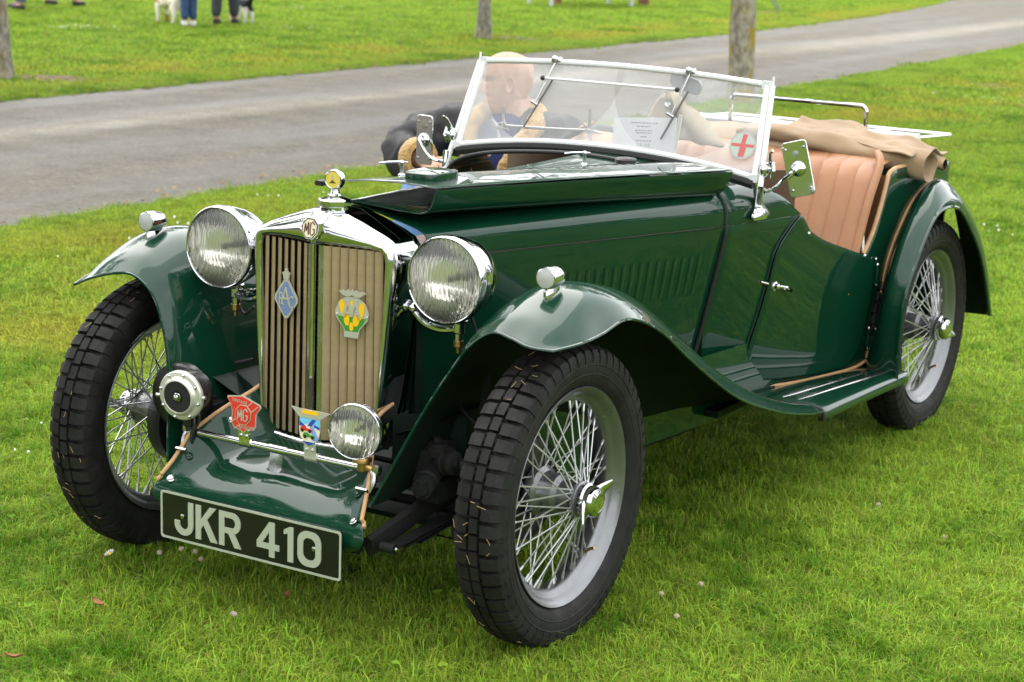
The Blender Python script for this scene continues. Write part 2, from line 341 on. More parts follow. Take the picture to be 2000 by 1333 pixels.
for i in range(17):
    y = .45+i*.034; p = fside(y, .17); o = bpy.data.objects.new('louvre', LM); COL.objects.link(o); o.parent = FS
    o.matrix_world = MX((p[0], p[1], p[2]+.0015), (0, 0, .5), (0, 1, 0), (1, 0, -.03))
# blister on the folded side panel
b = MB(); pts = []
for i, a in enumerate(np.linspace(0, 2*math.pi, 28, endpoint=False)):
    c, s = math.cos(a), math.sin(a); pts.append((math.copysign(abs(c)**.45, c), math.copysign(abs(s)**.45, s)))
G = []
for h, k in ((0, 1), (.014, 1), (.018, .98), (.020, .93), (.021, .0)): G.append([(.150+.046*x*k, .120+.064*y_*k, fside(.12, .3)[2]+.002+h) for x, y_ in pts])
obj('blister', b.grid(G, cv=True), PAINT, FS)
def catch(p):
    b = MB(); x, y, z = p; b.lathe([(.009, 0), (.009, .004), (.0045, .008), (.0045, .03), (.007, .034), (.006, .038), (0, .040)], Matrix.Translation(p), 14)
    b.tube([(x-.046, y-.03, z+.031), (x-.028, y-.018, z+.034), (x, y, z+.036), (x+.012, y+.008, z+.035)], [.005, .0055, .0045, .004], 8, flat=.6); return obj('bonnet_catch', b, CHROME, FS)
for y in (.20, .86): p = fside(y, .80); catch((p[0], p[1], p[2]+.002))
b = MB(); b.box((fside(.03, .97)[0], .012, fside(.03, .97)[2]+.002), (.018, .05, .012)); obj('corner_rubber', b, BLACKR, FS)
# oil cap on the folded panel edge (round dark disc)
p = fside(.97, .72); b = MB().lathe([(.03, 0), (.03, .010), (.026, .014), (0, .015)], Matrix.Translation((p[0], p[1]+.03, p[2]+.002)), 20); obj('round_cap', b, [BLACKM], FS)
# black beading between bonnet and scuttle, screen seal
pr_ = [(lambda p: (p[0], 1.123, p[1]+.002))(prof(t, 1.123)) for t in np.linspace(0, 1, 24)]+[(xb(1.13, z)+.003, 1.123, z) for z in np.linspace(.79, .40, 10)]
obj('bonnet_beading', MB().tube([(-x, y, z) for x, y, z in pr_[:0:-1]]+pr_, .0060, 8), BLACKR, CAR)

# green panels closing the gap between radiator, bonnet and wings
mb = MB(); mb.grid([[(lerp2(.205 if y < 0 else xbb(y), ip(y, [-.15, 0, .3, .6, 1.1], [.352, .345, .352, .385, .42]), k), y, ip(y, [-.15, 0, .3, .6, 1.1], [.50, .50, .50, .42, .31])*k+(.44 if y < .5 else ip(y, [.5, 1.1], [.44, .40]))*(1-k)) for k in np.linspace(0, 1, 6)] for y in np.linspace(-.10, 1.12, 20)], flip=True)
mb.grid([[(.206+.006*k, -.012+.02*k, z) for z in np.linspace(.835, .40, 6)] for k in (0, 1)]); mb.grid([[(.206+.14*k, -.10+.10*k, z) for z in np.linspace(.49, .36, 4)] for k in np.linspace(0, 1, 4)])
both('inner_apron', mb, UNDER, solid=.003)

# doors
def door(side):
    fe = cr([(1.446, .313), (1.407, .337), (1.381, .372), (1.378, .436), (1.394, .527), (1.405, .618), (1.416, .708), (1.466, .769), (1.517, .803)], 24)
    re = cr([(1.912, .285), (1.967, .330), (1.998, .420), (2.010, .509), (2.002, .608)], 24)
    n = 30; G = []
    ba, bb = fe[0], re[0]
    for i in range(24):
        v = i/23; a, b_ = fe[i], re[i]; row = []
        for j in range(n):
            u = j/(n-1); yt = 1.517+(2.002-1.517)*u; tp = np.array([yt, ztop(yt)-.001 if yt < 1.955 else .629-(yt-1.955)*.45]); bt = ba+(bb-ba)*u+np.array([0, -.012*math.sin(math.pi*u)])
            P = (1-u)*a+u*b_+(1-v)*bt+v*tp-((1-u)*(1-v)*ba+u*(1-v)*bb+(1-u)*v*np.array([1.517, .804])+u*v*np.array([2.002, .608]))
            row.append((xb(P[0], P[1])+.0048, P[0], P[1]))
        G.append(row)
    G = np.array(G); mb = MB().grid(G, flip=True); ring = list(map(tuple, np.concatenate([G[::-1, 0], G[0, 1:], G[1:, -1]])))
    if side < 0: mb = mb.mirror(); ring = [(-x, y, z) for x, y, z in ring]
    d = obj('door', mb, PAINT, CAR, solid=.006, soff=1)
    obj('door_gap_shade', MB().tube([(x-side*.0042, y, z) for x, y, z in ring], .0026, 6), BLACKR, d)  # black tube stands in for the shade in the gap round the door
    return d
DL = door(1); DR = door(-1)
for s, d in ((1, DL), (-1, DR)):
    b = MB(); x0 = xb(1.44, .60)+.008; M = AX((s*x0, 1.437, .601), (s, -.35, .03))
    b.lathe([(.013, 0), (.014, .004), (.009, .008), (.0075, .018), (0, .02)], M, 16)
    b.join(MB().lathe([(.02, 0), (.02, .003), (.016, .006), (0, .006)], Matrix.Translation((0, 0, 0)), 16), AX((s*(x0-.001), 1.437, .601), (s, -.3, 0)) @ Matrix.Diagonal((1, .45, 1, 1)))
    b.tube([(s*(x0+.012), 1.437, .601), (s*(x0+.02), 1.452, .598), (s*(x0+.022), 1.475, .592), (s*(x0+.022), 1.508, .582), (s*(x0+.018), 1.532, .573)], [.005, .005, .0075, .007, .0015], 10)
    obj('door_handle', b, CHROME, d)
    for z, y in ((.560, 2.034), (.358, 2.022)):
        b = MB(); x0 = xb(y, z)+.006; b.tube([(s*x0, y, z-.024), (s*x0, y, z+.024)], .0085, 10); b.sphere((s*x0, y, z+.028), .0065, 10, 6); b.sphere((s*x0, y, z-.028), .0065, 10, 6)
        obj('hinge', b, [PAINT], d); obj('hinge_pin', MB().sphere((s*(x0+.001), y, z+.032), .0062, 10, 6), CHROME, d); obj('hinge_pin', MB().sphere((s*(x0+.001), y, z-.032), .0055, 10, 6), CHROME, d)
    for y, z in ((1.572, .743), (1.931, .634)): obj('stud', MB().sphere((s*(xb(y, z)+.010), y, z), .0065, 10, 6), DULL, d)
obj('latch_spindle', MB().tube([(xb(1.37, .62)+.002, 1.37, .621), (xb(1.37, .62)+.012, 1.40, .612)], .004, 8), DULL, SL)
obj('stud', MB().sphere((xb(2.02, .612)+.006, 2.018, .612), .006, 10, 6), DULL, SL)
# cockpit edge trim (tan roll) behind the doors
for s, sd_ in ((1, SL), (-1, SR)):
    obj('trim_roll', MB().tube([(s*(xb(y, ztop(y))-.008), y-.004, ztop(y)+.002) for y in np.r_[np.linspace(1.958, 2.10, 14), np.linspace(2.14, 2.6, 8)]], .0075, 8), PIPE, sd_)

# ------------------------------------------------------------------ wings
FW = [
 [(.294, -.311, .334), (.365, -.227, .533), (.42, -.19, .645), (.462, -.18, .705), (.515, -.178, .741), (.570, -.188, .737), (.622, -.200, .728), (.672, -.184, .724)],
 [(.30, -.22, .34), (.352, -.17, .535), (.400, -.14, .65), (.447, -.125, .73), (.515, -.115, .778), (.58, -.115, .784), (.650, -.122, .766), (.698, -.106, .731)],
 [(.30, -.05, .36), (.338, -.04, .535), (.380, -.02, .652), (.432, -.01, .752), (.508, 0, .812), (.582, 0, .823), (.655, -.01, .797), (.702, -.02, .738)],
 [(.30, .12, .36), (.338, .12, .53), (.380, .12, .65), (.432, .12, .748), (.505, .12, .805), (.582, .12, .817), (.657, .11, .795), (.704, .10, .752)],
 [(.31, .30, .36), (.345, .30, .50), (.385, .30, .60), (.432, .30, .69), (.503, .30, .75), (.580, .30, .768), (.656, .28, .738), (.704, .26, .698)],
 [(.33, .50, .34), (.36, .50, .42), (.395, .50, .50), (.437, .50, .58), (.503, .50, .640), (.580, .50, .665), (.655, .48, .632), (.704, .46, .583)],
 [(.36, .75, .30), (.38, .75, .34), (.408, .75, .40), (.442, .75, .455), (.500, .75, .502), (.575, .75, .522), (.652, .74, .493), (.704, .73, .444)],
 [(.385, 1.0, .27), (.395, 1.0, .30), (.412, 1.0, .33), (.447, 1.0, .362), (.500, 1.0, .388), (.570, 1.0, .400), (.655, 1.0, .385), (.704, 1.0, .352)],
 [(.40, 1.20, .25), (.412, 1.20, .28), (.425, 1.20, .292), (.455, 1.20, .308), (.510, 1.20, .320), (.575, 1.20, .328), (.660, 1.20, .325), (.704, 1.20, .304)],
 [(.415, 1.33, .25), (.425, 1.33, .268), (.44, 1.33, .275), (.465, 1.33, .281), (.520, 1.33, .288), (.585, 1.33, .293), (.665, 1.33, .296), (.703, 1.33, .283)]]
S = cr(FW, 84); S = np.array([cr(s, 44) for s in S]); S0 = S
def add_edge(mb, P, r=.0034): mb.tube([tuple(p) for p in P], r, 6); return mb
mb = MB().grid(S, flip=True); edge = list(S[0])[::1]+list(S[1:, -1]); add_edge(mb, edge)
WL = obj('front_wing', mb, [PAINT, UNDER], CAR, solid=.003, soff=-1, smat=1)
# the far wing hangs a little lower and further forward at its tip
FW[0][4:] = [(.52, -.178, .738), (.575, -.188, .736), (.630, -.206, .720), (.676, -.216, .699)]; FW[1][6:] = [(.648, -.130, .758), (.697, -.135, .712)]
S = cr(FW, 84); S = np.array([cr(s, 44) for s in S]); mb = MB().grid(S, flip=True); add_edge(mb, list(S[0])+list(S[1:, -1]))
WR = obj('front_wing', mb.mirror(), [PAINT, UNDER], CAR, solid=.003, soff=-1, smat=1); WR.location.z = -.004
# running boards
RB = []
for y in np.linspace(1.335, 2.02, 16):
    k = (y-1.335)/.685; xi = .42+.135*k; zi = .276-.014*k; zo = .288-.022*k
    RB.append([(xi, y, zi), (.56+.03*k, y, zi+.010-.004*k), (.64, y, zo+.004), (.685, y, zo+.003), (.700, y, zo-.006), (.7035, y, zo-.018), (.702, y, zo-.027), (.690, y, zo-.032)])
RB = [cr(r, 22) for r in RB]; mb = MB().grid(RB); mb.tube([RB[-1][j] for j in range(22)], .003, 6)
BL, BR = both('running_board', mb, PAINT, solid=.004, soff=-1)
mb = MB().tube(list(map(tuple, RB[0][3:])), .006, 8); both('joint_beading', mb, BLACKR)
def rb_at(x, y):
    i = min(15, max(0, (y-1.335)/.685*15)); r = RB[int(round(i))]; return float(np.interp(x, r[:14, 0], r[:14, 2]))
for s, o in ((1, BL), (-1, BR)):
    for xa, xc, ya, ye in ((.545, .615, 1.40, 1.985), (.600, .658, 1.385, 1.985)):
        P = [(s*(xa+(xc-xa)*k), ya+(ye-ya)*k, rb_at(xa+(xc-xa)*k, ya+(ye-ya)*k)+.003) for k in np.linspace(0, 1, 10)]
        obj('tread_strip', MB().tube(P, [.005]+[.0115]*8+[.005], 8, flat=.45, up=(0, 0, 1)), DULL, o)
# rear wings
RW = [[(.553, 2.030, .250), (.585, 1.975, .250), (.630, 1.945, .250), (.70, 1.930, .252)], [(.560, 2.052, .350), (.590, 1.990, .362), (.632, 1.945, .38), (.70, 1.924, .393)], [(.566, 2.082, .446), (.594, 2.025, .480), (.636, 1.968, .525), (.70, 1.945, .522)],
      [(.570, 2.112, .577), (.597, 2.085, .612), (.637, 2.035, .645), (.70, 2.022, .617)], [(.574, 2.172, .669), (.600, 2.165, .712), (.638, 2.140, .746), (.70, 2.104, .699)], [(.578, 2.281, .764), (.603, 2.285, .796), (.640, 2.275, .812), (.70, 2.184, .749)],
      [(.575, 2.440, .808), (.602, 2.430, .826), (.640, 2.40, .824), (.70, 2.285, .760)], [(.572, 2.570, .800), (.600, 2.560, .803), (.642, 2.54, .778), (.70, 2.395, .742)], [(.570, 2.68, .76), (.598, 2.68, .745), (.645, 2.68, .70), (.70, 2.52, .668)],
      [(.568, 2.78, .66), (.60, 2.79, .640), (.648, 2.80, .595), (.70, 2.64, .575)], [(.567, 2.87, .52), (.602, 2.88, .50), (.652, 2.88, .465), (.70, 2.74, .46)], [(.567, 2.93, .30), (.604, 2.94, .30), (.656, 2.945, .30), (.70, 2.825, .322)]]
RWs = cr(RW, 60); rows = []
for a, b_, c, e in RWs:
    rows.append(cr([a, b_, c, np.array(c)*.42+np.array(e)*.58+np.array([.014, 0, 0]), e], 24))
RS = np.array(rows); mb = MB().grid(RS, flip=True); add_edge(mb, RS[:, -1], .0055); add_edge(mb, RS[-1], .004)
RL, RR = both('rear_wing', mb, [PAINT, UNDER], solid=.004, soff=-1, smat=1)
for s, o in ((1, RL), (-1, RR)):
    P = [(s*(p[0]+.004), p[1]-.004, p[2]+.004) for p in RS[2:46, 0]]; obj('wing_piping', MB().tube(P, .0052, 8), PIPE, o)
for s, o in ((1, BL), (-1, BR)):
    P = [(s*(x+.006), y, z+.013) for x, y, z in cr([(.434, 1.481, .269), (.469, 1.63, .260), (.505, 1.785, .257), (.541, 1.948, .258), (.556, 2.036, .272)], 16)]; obj('board_piping', MB().tube(P, .0050, 8), PIPE, o)
# side lamps on the front wings
for s, o in ((1, WL), (-1, WR)):
    e = empty('sidelamp', parent=CAR); c = (s*.578, -.065, .853 if s > 0 else .845)
    b = MB().lathe([(.0225, 0), (.0245, .001), (.0255, .006), (.0262, .018), (.0255, .035), (.0215, .053), (.013, .066), (.004, .072), (0, .0725)], AX(c, (0, 1, -.04)), 28)
    b.lathe([(.019, -.010), (.019, .006), (.0165, .011), (.016, .030)], Matrix.Translation((s*.578, -.030, c[2]-.036)) @ Matrix.Diagonal((.75, 1.75, 1, 1)), 20); obj('lamp_body', b, CHROME, e)
    obj('lens', MB().lathe([(0, -.004), (.012, -.003), (.0215, -.0005), (.0225, .001)], AX(c, (0, 1, -.04)), 24), PALE, e)

# ------------------------------------------------------------------ wheels (local x points out of the car)
RIM = .2552
def tyre_mesh():
    b = MB(); pr = [(.2545, -.040), (.262, -.046), (.275, -.0555), (.300, -.0600), (.322, -.0585), (.335, -.0540), (.3365, -.048), (.3365, -.03), (.3365, 0), (.3365, .03), (.3365, .048), (.335, .0540), (.322, .0585), (.300, .0600), (.275, .0555), (.262, .046), (.2545, .040)]
    X = MX((0, 0, 0), (0, 1, 0), (0, 0, 1), (1, 0, 0)); b.lathe(pr, X, 112, closed=False)
    b.f = [f for f in b.f if len(f) == 4]; b.m = [0]*len(b.f)
    b.lathe([(.305, .0601), (.3075, .0614), (.310, .0598)], X, 96); b.lathe([(.283, .0568), (.285, .0585), (.287, .0578)], X, 96); b.lathe([(.322, .0583), (.324, .0596), (.326, .0572)], X, 96); b.f = [f for f in b.f if len(f) == 4]; b.m = [0]*len(b.f)
    def block(x0, x1, a0, a1, drop0=0, drop1=0, skew=0):
        # tread lug between widths x0..x1 and angles a0..a1; the outer ends fall towards the sidewall
        V = []
        for x, dr in ((x0, drop0), (x1, drop1)):
            for a in (a0, a1):
                a += skew*(x/.05); rt = .3525-.9*x*x*2.2-dr
                for r in (rt, .3345-dr*.9-.9*x*x*2):
                    V.append((x, r*math.cos(a), r*math.sin(a)))
        b.add(V, [(0, 2, 6, 4), (0, 1, 3, 2), (4, 6, 7, 5), (0, 4, 5, 1), (2, 3, 7, 6)])
    N = 58; st = 2*math.pi/N
    for i in range(N):
        a = i*st
        block(-.0105, .0105, a+.05*st, a+.87*st)
        block(-.0135, -.0145, a+.3*st, a+.6*st); block(.0135, .0145, a+.3*st, a+.6*st)
        for s in (1, -1):
            o = (.32 if s > 0 else .18)*st; xs = (.0168, .038, .0545, .0605)
            if s > 0:
                block(xs[0], xs[1], a+o, a+o+.74*st, 0, .000); block(xs[1], xs[2], a+o, a+o+.72*st, 0, .006); block(xs[2], xs[3], a+o+.05*st, a+o+.72*st, .006, .021)
            else:
                block(-xs[1], -xs[0], a+o, a+o+.74*st); block(-xs[2], -xs[1], a+o, a+o+.72*st, .006, 0); block(-xs[3], -xs[2], a+o+.05*st, a+o+.72*st, .021, .006)
    return mesh_of('tyre', b, RUBBER, 40)
XM = MX((0, 0, 0), (0, 1, 0), (0, 0, 1), (1, 0, 0))
def rim_mesh():
    pr = [(.2540, .0475), (RIM, .0460), (.2552, .0435), (.2500, .0415), (.2455, .0385), (.2425, .033), (.2410, .026), (.2330, .0225), (.2250, .018), (.2225, .010), (.2225, -.010), (.2250, -.018), (.2330, -.0225), (.2410, -.026), (.2425, -.033), (.2455, -.0385), (.2500, -.0415), (.2552, -.0435), (RIM, -.046), (.2540, -.0475), (.2510, -.0455), (.2415, -.040), (.2375, -.030), (.2300, -.025), (.2200, -.019), (.2185, -.010), (.2185, .010), (.2200, .019), (.2300, .025), (.2375, .030), (.2415, .040), (.2510, .0455)]
    return mesh_of('rim', MB().lathe(pr, XM, 96, closed=True), ALU, 50)
def spoke_mesh(x0, r0, a0, x1, r1, a1):
    b = MB(); p = Vector((x0, r0*math.cos(a0), r0*math.sin(a0))); q = Vector((x1, r1*math.cos(a1), r1*math.sin(a1)))
    b.tube([p, p.lerp(q, .9)], .0021, 6); b.tube([p.lerp(q, .88), p.lerp(q, .895), q], [.0026, .0036, .0042], 6); return mesh_of('spoke', b, SPOKEM, 60)
D = math.radians
SPK = [spoke_mesh(.066, .033, 0, .004, .2215, D(34)), spoke_mesh(.066, .033, D(5), .010, .2215, D(-30)), spoke_mesh(-.038, .056, 0, -.006, .2215, D(27)), spoke_mesh(-.030, .056, D(5), .002, .2215, D(-24))]
b = MB().lathe([(.03, -.055), (.058, -.052), (.061, -.045), (.061, -.030), (.056, -.026), (.050, -.022), (.049, -.010), (.047, .012), (.037, .022), (.033, .045), (.0375, .058), (.042, .062), (.042, .070), (.036, .074), (.030, .076), (0, .076)], XM, 36); HUBM = mesh_of('hub', b, ALU, 35)
b = MB().lathe([(.036, .0765), (.041, .080), (.041, .086), (.036, .090), (.0355, .106), (.033, .112), (.022, .1165), (.020, .1155), (.010, .1165), (0, .1165)], XM, 30)
for s in (1, -1):
    G = []
    for k, (y, hw, x0, th) in enumerate(((.02, .022, .094, .015), (.034, .020, .096, .013), (.049, .015, .101, .010), (.063, .010, .107, .008), (.075, .004, .112, .006))):
        G.append([(x0+th*math.cos(a)*.5, s*(y+.004*math.sin(a)*0), hw*math.sin(a)-s*.006) for a in np.linspace(0, 2*math.pi, 12, endpoint=False)])
    b.grid(G, cv=True, flip=s < 0); b.add(G[-1], [tuple(range(12))])
SPINM = mesh_of('spinner', b, CHROME, 40)
DRUMM = mesh_of('brake_drum', MB().lathe([(.03, -.056), (.105, -.054), (.118, -.06), (.120, -.068), (.120, -.098), (.124, -.102), (.124, -.106), (.10, -.112), (.03, -.114), (0, -.114)], XM, 40), BLACKM, 30)
VALM = mesh_of('valve', MB().tube([(.012, .222, 0), (.03, .205, 0), (.044, .197, 0)], [.004, .004, .0035], 8), BRASS)
TY, RI = tyre_mesh(), rim_mesh()
def put(name, me, parent, rot=None):
    o = bpy.data.objects.new(name, me); COL.objects.link(o); o.parent = parent
    if rot is not None: o.rotation_euler = (rot, 0, 0)
    return o
def wheel(x, y, side, spin, ear):
    e = empty('wheel', (side*x, y, .345), 0 if side > 0 else math.pi, CAR)
    put('tyre', TY, e, spin); put('rim', RI, e); put('hub', HUBM, e); put('spinner', SPINM, e, ear); put('brake_drum', DRUMM, e); put('valve', VALM, e, -.9)
    for i in range(12):
        for k, off in enumerate((0, 15, 4, 19)): put('spoke', SPK[k], e, D(30*i+off)+spin)
    for i in range(6):
        for k, off in enumerate((11, 26)): put('spoke', SPK[k], e, D(60*i+off)+spin)
    return e
TR = .5893
WFL = wheel(TR, 0, 1, .13, D(33)); WFR = wheel(TR, 0, -1, .31, D(15)); WRL = wheel(TR, 2.388, 1, .5, D(-20)); WRR = wheel(TR, 2.388, -1, .9, D(40))

STRAW = mat('dry grass clipping', (.42, .30, .13), .8)
def straw(w_, seed, a0, a1, n):
    r = random.Random(seed); b = MB()
    for _ in range(n):
        a = r.uniform(a0, a1); x = r.uniform(-.052, .045); R_ = .3535-1.98*x*x; t = r.uniform(0, 6.28); L_ = r.uniform(.004, .012); P = []
        for k in (-1, 0, 1):
            aa = a+math.cos(t)*L_*k/R_; xx = x+math.sin(t)*L_*k; rr = R_+.0012+.003*(k == 1)*r.random(); P.append((xx, rr*math.cos(aa), rr*math.sin(aa)))
        b.tube(P, .00055, 4)
    o = obj('straw', b, STRAW, w_, kind='stuff'); return o
straw(WFL, 1, D(95), D(265), 30); straw(WFR, 2, D(-75), D(85), 26)
# ------------------------------------------------------------------ radiator
RAD = empty('radiator', parent=CAR)
def outline(kind, n=14):
    """half outline from the bottom middle round to the top middle: outer shell or grille opening"""
    if kind == 'out': P = [(0, .375), (.08, .375), (.140, .377), (.165, .392), (.178, .43), (.187, .52), (.196, .64), (.203, .76), (.207, .84), (.204, .872), (.190, .891), (.16, .905), (.10, .926), (.05, .941), (0, .948)]
    else: P = [(0, .398), (.08, .398), (.137, .399), (.152, .406), (.157, .43), (.163, .52), (.169, .64), (.1745, .76), (.177, .84), (.174, .858), (.165, .866), (.13, .868), (.08, .868), (.04, .868), (0, .868)]
    return np.array(P)
o_, i_ = outline('out'), outline('in')
def vee(x): return -.034*(1-min(1, abs(x)/.19))
def ring(P, y, v=1., sc_=1, dz=0):
    full = np.concatenate([P, P[-2:0:-1]*[-1, 1]]); return [(x*sc_, y+v*vee(x), z+dz) for x, z in full]
def lerp(a, b, k): return a*(1-k)+b*k
rings = [ring(i_, -.085), ring(i_, -.098), ring(lerp(i_, o_, .14), -.1085), ring(lerp(i_, o_, .38), -.1145, .95), ring(lerp(i_, o_, .60), -.112, .85), ring(lerp(i_, o_, .80), -.102, .7), ring(lerp(i_, o_, .94), -.085, .5), ring(o_, -.062, .25), ring(o_*[1.01, 1.002], -.02, 0), ring(o_*[1.012, 1.003], -.004, 0)]
rings = np.array(rings)
obj('radiator_shell', MB().grid(cr(rings, 46), cv=True, flip=True), CHROME, RAD, angle=60)
obj('radiator_core', MB().grid([[(x, -.070+.8*vee(x), z) for x in np.linspace(-.178, .178, 9)] for z in (.39, .88)], flip=True), DARK, RAD)
b = MB()
b.box((0, -.1345, .633), (.012, .012, .476)); b.tube([(0, -.141, .40), (0, -.141, .872)], .006, 10)
obj('centre_bar', b, CHROME, RAD)
b = MB(); b.box((.0165, -.131, .633), (.014, .003, .468), Matrix.Rotation(.18, 3, 'Z')); b.box((-.0165, -.131, .633), (.014, .003, .468), Matrix.Rotation(-.18, 3, 'Z')); obj('bar_strip', b, DULL, RAD)
b = MB()
for i in range(4): b.box((0, 0, 0), (.0001, .0001, .0001)) if 0 else None
V = []; th = .0016
sl = MB(); n = 6; G = []
for z in (0, 1): G.append([(.0096*k, .0022*math.cos(k*1.4)*(-1), z) for k in np.linspace(-1, 1, n)]+[(.0096*k, .0022*math.cos(k*1.4)*(-1)+th, z) for k in np.linspace(1, -1, n)])
SLM = mesh_of('slat', MB().grid(G, cv=True), SLATM, 40)
for s in (1, -1):
    for i in range(7):
        x = .0330+i*.0222; wob = random.uniform(-.03, .03)
        o = put('slat', SLM, RAD); o.location = (s*x, -.100+vee(x), .402); o.scale = (1, 1, .465); o.rotation_euler = (0, s*-.012*(x/.17), s*(D(31)+wob))
# emblem nose
G = []
for k, (z, hw, dp) in enumerate(((.862, .006, .010), (.872, .016, .020), (.89, .026, .027), (.91, .028, .028), (.928, .027, .024), (.940, .024, .012), (.946, .02, -.01))):
    G.append([(hw*math.sin(a), -.128+.03*(1-math.cos(a))-dp+.012*(k > 4), z) for a in np.linspace(-math.pi*.62, math.pi*.62, 17)])
obj('emblem_nose', MB().grid(cr(G, 22)), CHROME, RAD)
def octagon(r, sx=1, a0=math.pi/8): return [(sx*r*math.cos(a0+i*math.pi/4), r*math.sin(a0+i*math.pi/4)) for i in range(8)]
def emblem(name, M, r, cols, parent, txt=.0, sx=.9):
    b = MB(); b.prism(octagon(r, sx), M, 0, .0022, 0); b.prism(octagon(r*.93, sx), M, .0022, .0030, 1); b.prism(octagon(r*.84, sx), M, .003, .0034, 2)
    def st(pts, wd):
        out_, in_ = [], []
        for i, p in enumerate(pts):
            p = Vector(p); a = Vector(pts[max(0, i-1)]); c = Vector(pts[min(len(pts)-1, i+1)]); d_ = (c-a).normalized(); nn = Vector((-d_.y, d_.x)); out_.append(p+nn*wd); in_.append(p-nn*wd)
        for i in range(len(pts)-1): b.prism([in_[i], in_[i+1], out_[i+1], out_[i]], M, .0034, .0044+.00003*i, 3)
    q = r*.055
    st([(-r*.58*sx, -r*.42), (-r*.50*sx, r*.42)], q); st([(-r*.50*sx, r*.42), (-r*.33*sx, -r*.25)], q); st([(-r*.33*sx, -r*.25), (-r*.13*sx, r*.55)], q); st([(-r*.13*sx, r*.55), (-r*.10*sx, -r*.55)], q)
    st([(r*.58*sx, r*.34), (r*.33*sx, r*.60), (r*.10*sx, r*.42), (r*.08*sx, -r*.42), (r*.34*sx, -r*.58), (r*.57*sx, -r*.34), (r*.57*sx, -r*.02), (r*.36*sx, -r*.02)], q)
    return obj(name, b, cols, parent, smooth=False)
emblem('octagon_emblem', FRONT((.002, -.1565, .908), .05, -.12), .0265, [CHROME, BROWN, CRM, BROWN], RAD)
# filler cap with temperature gauge
b = MB(); M = Matrix.Translation((0, -.060, .938)) @ Matrix.Rotation(math.pi/8, 4, 'Z')
b.lathe([(.036, 0), (.036, .012), (.033, .014)], M, 30); b.lathe([(.034, .013), (.040, .015), (.040, .026), (.037, .029), (.02, .033)], M, 8); b.lathe([(.017, .032), (.017, .037), (.012, .041), (.010, .048), (.012, .052), (.009, .056), (0, .057)], M, 20)
CAP = obj('filler_cap', b, CHROME, RAD, angle=25)
gc = (.0, -.062, 1.012)
obj('gauge_case', MB().lathe([(.0190, -.0092), (.0205, -.0102), (.0225, -.0095), (.0240, -.006), (.0245, 0), (.024, .006), (.020, .009), (0, .0095)], AX(gc, (-.12, 1, 0)), 32), CHROME, CAP)
MG_ = FRONT((gc[0], gc[1]-.0088, gc[2]), .12); b = MB(); b.prism([(.0195*math.cos(a), .0195*math.sin(a)) for a in np.linspace(0, 6.283, 29)[:-1]], MG_, 0, .0006, 0)
b.prism([(-.009, -.008), (.009, -.008), (.007, -.0055), (-.007, -.0055)], MG_, .0006, .001, 1); b.prism([(-.0045, -.0045), (.0045, -.0045), (.0035, -.002), (-.0035, -.002)], MG_, .0006, .001, 1); b.prism([(-.0018, .002), (.0018, .002), (.0024, .012), (-.0012, .012)], MG_, .0006, .001, 2); b.prism([(-.006, .0005), (.006, .0005), (.006, .0014), (-.006, .0014)], MG_, .0006, .001, 2)
obj('gauge_face', b, [GAUGE, BLACK, BADGE], CAP, smooth=False)
b = MB(); b.box((-.036, -.058, 1.0), (.026, .006, .007)); obj('pointer_stub', b, BLACKM, CAP)

# ------------------------------------------------------------------ lamps
def lamp(name, c, R, depth, parent, d=(0, 1, 0), mount=None, body=CHROME):
    e = empty(name, parent=parent); k = R/.102
    rim = [(.0960, .000), (.0968, -.0035), (.0985, -.0045), (.1005, -.0025), (.1020, .003), (.1028, .010), (.1020, .022), (.1000, .026)]
    obj('rim', MB().lathe([(r*k, z*k) for r, z in rim], AX(c, d), 56, caps=False), CHROME, e)
    bowl = [(.0995, .024), (.0985, .034), (.0960, .050), (.0890, .078), (.0770, .105), (.0590, .130), (.0380, .146), (.018, .153), (0, .155)]
    obj('bowl', MB().lathe([(r*k, z*k*depth) for r, z in bowl], AX(c, d), 48, caps=False), body, e)
    refl = [(.0965, .002), (.090, .0085), (.078, .0195), (.064, .0290), (.048, .0370), (.030, .0430), (.014, .0460), (0, .0465)]
    obj('reflector', MB().lathe([(r*k, z*k) for r, z in refl], AX(c, d), 48, caps=False), REFL, e)
    b = MB().lathe([(.004*k, .046*k), (.005*k, .040*k), (.008*k, .034*k), (.008*k, .027*k), (.005*k, .021*k), (0, .019*k)], AX(c, d), 14); obj('bulb', b, PALE, e)
    lens = [(0, -.0235), (.02, -.0228), (.04, -.0202), (.06, -.0158), (.076, -.0108), (.088, -.0052), (.0965, .0010)]
    obj('lens', MB().lathe([(r*k, z*k) for r, z in lens], AX(c, d), 48, caps=False), LENS, e)
    return e
